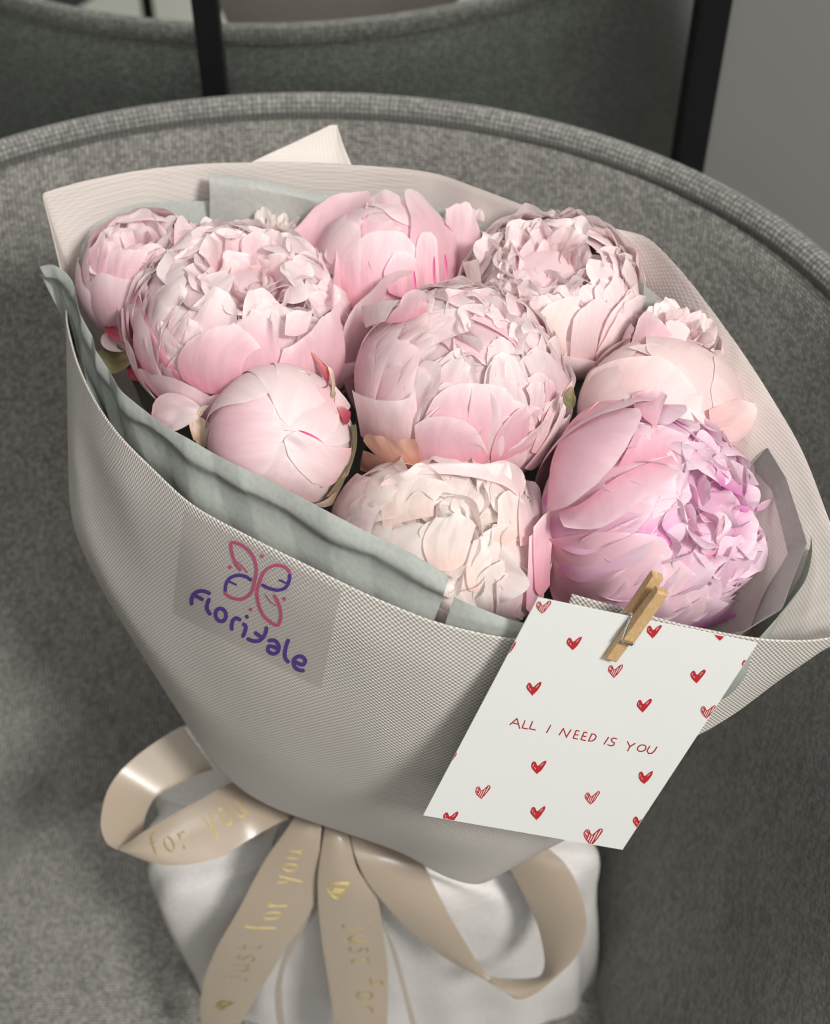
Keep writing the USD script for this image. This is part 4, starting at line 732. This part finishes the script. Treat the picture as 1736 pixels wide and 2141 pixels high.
peg = thing('clothespin', 'small wooden clothespin pinching the top edge of the white heart card', 'clothespin')
yb, yt = on_card(1274, 1371), on_card(1380, 1219)
ey = yt - yb; plen = np.linalg.norm(ey); ey /= plen; ex = np.cross(ey, kn); ez = kn
lean = math.radians(-4)
def peg_place(v):
    v = np.asarray(v, float); return yb + v[:, [0]] * ex + v[:, [1]] * ey + v[:, [2]] * ez
Wd = 0.0056; Lp = plen
def prong(prof, m):
    g = trimesh.creation.extrude_polygon(Polygon(prof), Wd, engine='earcut')      # profile in (y, z), extruded along x
    v = np.array(g.vertices); g.vertices = peg_place(np.c_[v[:, 2] - Wd / 2, v[:, 0], v[:, 1]])
    g.fix_normals(); obj('prong', g, m, peg, smooth=False)
t0 = 0.0046
prong([(0, .0009), (0.001, .0003), (0.016, .0003), (0.019, .001), (0.026, .0012), (Lp, .0030), (Lp + .0003, .0068), (Lp - .001, .0074), (0.0165, .0072), (0.0155, .0058), (0.0135, .0054), (0.0130, .0048), (0.001, .0042), (0, .0034)], M['wood'])
prong([(0, -.0018), (0.001, -.0012), (0.016, -.0012), (0.026, -.0022), (Lp, -.0040), (Lp + .0003, -.0078), (Lp - .001, -.0083), (0.0165, -.0082), (0.0135, -.0064), (0.001, -.0052), (0, -.0044)], M['wood'])
hx = Wd / 2
coil = [(hx * 1.05 * (-1 + 2 * k / 80), 0.0245 + .0019 * math.cos(k * .62), -0.0004 + .0019 * math.sin(k * .62)) for k in range(81)]
arm = [(-hx * 1.05, .0245, .0015), (-hx * 1.15, .020, .004), (-hx * 1.1, .0150, .0064), (-hx * .9, .0145, .0068), (hx * .9, .0145, .0068), (hx * 1.15, .0152, .0062), (hx * 1.2, .0200, .003), (hx * 1.1, .0245, .0015)]
arm2 = [(x, y, -z - .0022) for x, y, z in arm]
for pth in (coil, arm, arm2):
    obj('spring', tube_mesh(peg_place(pth), 0.00055, 8), M['steel'], peg)

# ------------------------------------------------------------------ clear sticker on the front sheet
fg = front.reshape(-1, 3); rel = fg - CAM; td = rel @ FW
fpx = np.c_[CX + rel @ RT / td * FOC, CY - rel @ UP / td * FOC]
keep = (rel @ FW < .875); depth_at = LinearNDInterpolator(fpx[keep], td[keep])
def on_front(px, py, lift=0.0006):
    t = float(depth_at(px, py)); return P(px, py, t - lift)
stz = Z(340, 1140, 520)
stk = thing('sticker', 'clear square sticker with a purple and pink butterfly flower logo on the wrapping', 'sticker')
q4 = np.array([(385, 1066), (714, 1236), (672, 1440), (360, 1282)], float)
gs = np.array([[on_front(*((1 - a) * ((1 - b) * q4[0] + b * q4[1]) + a * ((1 - b) * q4[3] + b * q4[2])), .0005) for b in np.linspace(0, 1, 30)] for a in np.linspace(0, 1, 24)])
m_, uv_ = sheet(gs); obj('film', m_, M['sticker'], stk, uv=uv_)
def stroke(pts, width, m, name, lab=None):
    p = np.array(pts, float)
    if len(p) > 2:
        d = np.r_[0, np.cumsum(np.linalg.norm(np.diff(p, axis=0), axis=1))]; p = Akima1DInterpolator(d, p, method='makima')(np.linspace(0, d[-1], 8 * len(p)))
    sh = LineString(p).buffer(width / 2)
    x0, y0, x1, y1 = sh.bounds; cells = []
    stp = 40
    for i in np.arange(x0, x1, stp):
        for j in np.arange(y0, y1, stp):
            c = sh.intersection(shapely.box(i, j, i + stp, j + stp))
            cells += [g for g in getattr(c, 'geoms', [c]) if g.geom_type == 'Polygon']
    flat_print(shapely.geometry.MultiPolygon(cells), stz, lambda a, b: on_front(a, b, .0009), m, name, stk, lab)
pk, pu = M['ink_pink'], M['ink_purple']
stroke([(720, 592), (680, 535), (655, 460), (652, 385), (720, 397), (790, 450), (835, 530), (845, 610), (830, 690), (815, 750), (775, 800), (720, 822), (650, 808), (602, 775)], 24, pk, 'emblem')
stroke([(1102, 608), (1060, 570), (1000, 558), (940, 580), (895, 625), (870, 690), (850, 760), (860, 850), (890, 930), (945, 990), (1010, 1022), (1035, 950), (1025, 880), (985, 795)], 24, pk, 'emblem')
stroke([(700, 530), (745, 580), (775, 615)], 8, pk, 'emblem'); stroke([(915, 785), (960, 845), (995, 868)], 8, pk, 'emblem')
stroke([(605, 752), (615, 695), (650, 652), (710, 635), (760, 645), (800, 670)], 26, pu, 'emblem'); stroke([(638, 685), (688, 708)], 15, pu, 'emblem')
stroke([(1103, 635), (1095, 690), (1060, 738), (1000, 750), (940, 735), (895, 712)], 26, pu, 'emblem'); stroke([(1025, 673), (1078, 697)], 15, pu, 'emblem')
for q in ((640, 573), (888, 488), (1060, 818), (800, 900)): stroke([q, (q[0] + 1, q[1] + 1)], 27, pk, 'emblem')
for st in ([(345, 855), (350, 802), (385, 765), (430, 757), (480, 774)], [(372, 793), (425, 820)], [(478, 825), (463, 890), (485, 933)], arc(570, 942, 40, 50, 0, 360, -15), [(655, 1050), (662, 990), (682, 968), (715, 978)],
           [(748, 1015), (762, 1028), (742, 1105)], [(771, 955), (772, 957)], [(922, 1045), (905, 1105), (860, 1143), (820, 1143), (782, 1128)], [(840, 1083), (882, 1112)],
           [(945, 1140), (990, 1142), (1018, 1180), (1008, 1230), (970, 1242), (936, 1220), (940, 1188), (1005, 1200)], [(1090, 1140), (1066, 1265), (1088, 1303)], [(1132, 1295), (1212, 1322), (1222, 1290), (1190, 1262), (1150, 1272), (1132, 1310), (1148, 1352), (1205, 1372)]):
    stroke(st, 30, pu, 'letter')

# ------------------------------------------------------------------ white stem wrap
bag = thing('stem_wrap', 'puffed white paper wrap round the stems standing on the seat under the bow', 'paper wrap')
def ring3(z, cx, cy, rx, ry, e, n=220, pl=0.0, seed=0):
    a = np.linspace(0, 2 * PI, n, endpoint=False); c, s = np.cos(a), np.sin(a)
    k = (np.abs(c) ** e + np.abs(s) ** e) ** (-1 / e)
    w = 1 + pl * (np.abs(((a * 9 / PI + 1.2 * np.sin(a * 2 + seed)) % 2) - 1) - .5) + pl * .5 * np.sin(a * 23)
    return np.c_[cx + rx * k * c * w, cy + ry * k * s * w, np.full(n, z)]
z0 = CAM[2]
rows = [ring3(z0 - .80, -.055, .53, .035, .03, 2, pl=.35), ring3(z0 - .84, -.05, .53, .055, .04, 2.0, pl=.25), ring3(z0 - .862, -.03, .535, .09, .055, 2.4, pl=.10), ring3(z0 - .878, -.026, .545, .135, .070, 3.0, pl=.045), ring3(z0 - .90, -.030, .565, .162, .093, 3.8, pl=.03),
        ring3(z0 - .93, -.031, .575, .168, .105, 4.0, pl=.026), ring3(z0 - 1.0, -.026, .58, .168, .108, 4.0, pl=.024), ring3(z0 - 1.098, -.016, .58, .168, .108, 4.0, pl=.024)]
Rr = np.array(rows); d_ = np.r_[0, np.cumsum(np.linalg.norm(np.diff(Rr, axis=0), axis=-1).mean(1))]; d_ /= d_[-1]
Bg = Akima1DInterpolator(d_, Rr, method='makima')(np.linspace(0, 1, 70))
Bg = crumple(Bg, 0.004, 12, 77)
uvb = metric_uv(Bg).reshape(-1, 2)
obj('paper', (Bg.reshape(-1, 3), grid_faces(70, 220, True)), M['white_paper'], bag, uv=uvb)

# ------------------------------------------------------------------ ribbon bow
bow = thing('ribbon_bow', 'beige satin ribbon bow with gold lettering tied below the wrapping', 'ribbon')
z2, z3 = Z(200, 1700, 600), Z(700, 1850, 720)
def ribbon(name, A, B, lab=None, n=90, m=12, puff=0.0):
    a, b = curve3([P(*q) for q in A], n), curve3([P(*q) for q in B], n)
    s = np.linspace(0, 1, m)
    G = a[:, None] * (1 - s)[None, :, None] + b[:, None] * s[None, :, None]
    G = G - FW * (puff * np.sin(PI * s))[None, :, None]
    msh, uv = sheet(G, 0.0003); obj(name, msh, M['satin'], bow, uv=uv, label=lab)
    return G
def zz(z, pts): return [(*z(x, y), t) for x, y, t in pts]
lf = ribbon('loop', zz(z2, [(1150, 250, .93), (930, 340, .915), (600, 520, .905), (380, 650, .90), (290, 715, .90), (232, 742, .905)]), zz(z2, [(1400, 560, .925), (1280, 592, .91), (1100, 692, .90), (850, 832, .895), (560, 870, .892), (233, 772, .90)]), puff=.004)
ribbon('loop', zz(z2, [(235, 748, .9055), (320, 690, .915), (372, 640, .922), (395, 540, .93), (450, 430, .94), (560, 350, .945), (850, 230, .95)]), zz(z2, [(225, 770, .901), (130, 715, .905), (95, 590, .912), (130, 400, .925), (220, 250, .935), (400, 90, .94), (640, -60, .945)]))
tl_ = ribbon('tail', zz(z2, [(1420, 520, .92), (1380, 570, .91), (1200, 830, .915), (1000, 1200, .935), (860, 1450, .96), (775, 1700, .99), (765, 1860, 1.01), (775, 2050, 1.03)]), zz(z2, [(1580, 560, .92), (1572, 620, .905), (1560, 800, .91), (1540, 1060, .93), (1300, 1480, .96), (1150, 1730, .985), (1030, 1933, 1.005), (960, 2060, 1.02)]), puff=.002)
tc_ = ribbon('tail', zz(z3, [(140, 90, .92), (120, 180, .905), (85, 450, .915), (90, 620, .93), (110, 800, .95), (150, 1050, .98), (178, 1249, 1.0), (195, 1380, 1.015)]), zz(z3, [(240, 130, .92), (262, 220, .905), (300, 370, .91), (420, 560, .925), (452, 760, .948), (475, 960, .972), (470, 1249, 1.0), (460, 1400, 1.015)]), puff=.003)
ribbon('loop', zz(z3, [(265, 180, .915), (290, 300, .907), (350, 440, .912), (450, 570, .92), (600, 730, .935), (750, 850, .945), (900, 940, .95), (1000, 990, .95), (1080, 1040, .948), (1190, 1112, .945)]), zz(z3, [(640, 280, .92), (672, 350, .915), (760, 530, .918), (850, 700, .925), (930, 830, .935), (990, 930, .944), (1025, 972, .949), (1100, 1000, .953), (1240, 1020, .952)]), puff=.002)
ribbon('loop', zz(z3, [(1150, 1080, .944), (1215, 1112, .942), (1290, 1085, .94), (1400, 1000, .935), (1540, 850, .925), (1585, 680, .918), (1535, 480, .915), (1460, 350, .915), (1390, 285, .918), (1300, 220, .92)]), zz(z3, [(1010, 985, .951), (1180, 1000, .950), (1320, 985, .948), (1352, 900, .945), (1312, 700, .94), (1240, 540, .932), (1160, 390, .928), (1120, 330, .928), (1090, 270, .93), (1050, 210, .93)]), puff=.003)
ribbon('tail', zz(z2, [(1560, 1080, .93), (1500, 1160, .94), (1390, 1330, .955), (1300, 1540, .975), (1262, 1720, .99), (1290, 1990, 1.015)]), zz(z2, [(1575, 1110, .945), (1530, 1180, .955), (1420, 1370, .975), (1325, 1560, .995), (1305, 1720, 1.01), (1335, 1990, 1.035)]))
ribbon('tail', zz(z3, [(430, 650, .94), (500, 860, .96), (560, 1080, .98), (605, 1260, 1.0), (640, 1400, 1.01)]), zz(z3, [(450, 700, .955), (525, 860, .975), (585, 1080, .995), (635, 1260, 1.015), (670, 1400, 1.025)]))
# gold words printed along the ribbon: strokes in the strip's own (along, across) measures
def gold_strokes(G, strokes, w, m, lift=-0.0007):
    n_, m2 = G.shape[:2]; Nn = grid_normals(G)
    if (Nn[n_ // 2, m2 // 2] @ FW) > 0: Nn = -Nn
    from scipy.interpolate import RegularGridInterpolator as RGI
    it = RGI((np.linspace(0, 1, n_), np.linspace(0, 1, m2)), G + Nn * 0.0006)
    V, Fc, k = [], [], 0
    for s in strokes:
        p = np.array(s, float)
        if len(p) > 2:
            d = np.arange(len(p)); p = Akima1DInterpolator(d, p, method='makima')(np.linspace(0, len(p) - 1, 6 * len(p)))
        c = it(np.clip(p, 0, 1)); tt = np.gradient(c, axis=0); tt /= np.linalg.norm(tt, axis=1, keepdims=True) + 1e-12
        lat = np.cross(tt, FW); lat /= np.linalg.norm(lat, axis=1, keepdims=True)
        w_ = w * .62
        V.append(np.vstack([c - lat * w_, c + lat * w_])); q = len(c); i = np.arange(q - 1)
        Fc.append(np.vstack([np.c_[i, i + 1, i + 1 + q], np.c_[i, i + 1 + q, i + q]]) + k); k += 2 * q
    obj('gold_lettering', (np.vstack(V), np.vstack(Fc)), m, bow, smooth=False)
FONT = {'j': [[(.45, .1), (.45, .95), (.3, 1.2), (.1, 1.1)], [(.42, -.25), (.48, -.2)]], 'u': [[(.1, .05), (.12, .75), (.4, .95), (.62, .7), (.65, .05)], [(.65, .5), (.78, .98)]],
        's': [[(.6, .1), (.3, .05), (.2, .3), (.5, .5), (.6, .8), (.35, 1.0), (.1, .9)]], 't': [[(.35, -.4), (.32, .7), (.45, .98), (.65, .9)], [(.1, .1), (.62, .05)]],
        'f': [[(.7, -.45), (.45, -.5), (.35, -.1), (.33, 1.05)], [(.1, .15), (.65, .1)]], 'o': [arc(.4, .5, .3, .45, 0, 360)], 'r': [[(.15, .05), (.17, 1.0)], [(.17, .4), (.4, .08), (.65, .15)]],
        'y': [[(.1, .05), (.25, .55), (.45, .5)], [(.68, .0), (.5, .7), (.25, 1.4)]], ' ': []}
def word(text, a0, step, c0, size, flip=1):
    """Letters whose advance runs along the ribbon (first measure) and whose height runs across it."""
    out = []
    for i, ch in enumerate(text):
        for s in FONT[ch]:
            out.append([(a0 + step * (i + x * .9), c0 + flip * size * (0.5 - y)) for x, y in s])
    return out
gold_strokes(tc_, word('just', .40, .052, .58, .30), .0008, M['gold_dull']); gold_strokes(tc_, word('for', .655, .062, .60, .30), .0008, M['gold_dull']); gold_strokes(tc_, word('you', .87, .05, .60, .30), .0008, M['gold_dull'])
hrt = lambda a, c, s: [[(a - s * .25, c - s), (a + s * .1, c - s * 2.2), (a + s * .35, c - s), (a + s * .1, c + s * .2), (a - s * .25, c + s * 2.0), (a - s * .25, c + s * .2), (a - s * .2, c - s)], [(a, c - s * 1.2), (a, c + s)], [(a + s * .12, c - s * 1.6), (a + s * .1, c + s * .2)]]
gold_strokes(tc_, hrt(.25, .42, .10), .0016, M['gold'])
gold_strokes(tl_, word('for', .44, -.05, .5, .28, -1), .0007, M['gold']); gold_strokes(tl_, word('you', .25, -.045, .5, .28, -1), .0008, M['gold']); gold_strokes(tl_, word('just', .68, -.05, .5, .26, -1), .0006, M['gold_dull']); gold_strokes(tl_, hrt(.80, .5, .07), .0014, M['gold_dull'])
gold_strokes(lf, [[(a, c) for a, c in s] for s in word('you', .46, -.085, .45, .34, -1)], .0008, M['gold']); gold_strokes(lf, word('for', .80, -.085, .5, .34, -1), .0008, M['gold_dull'])
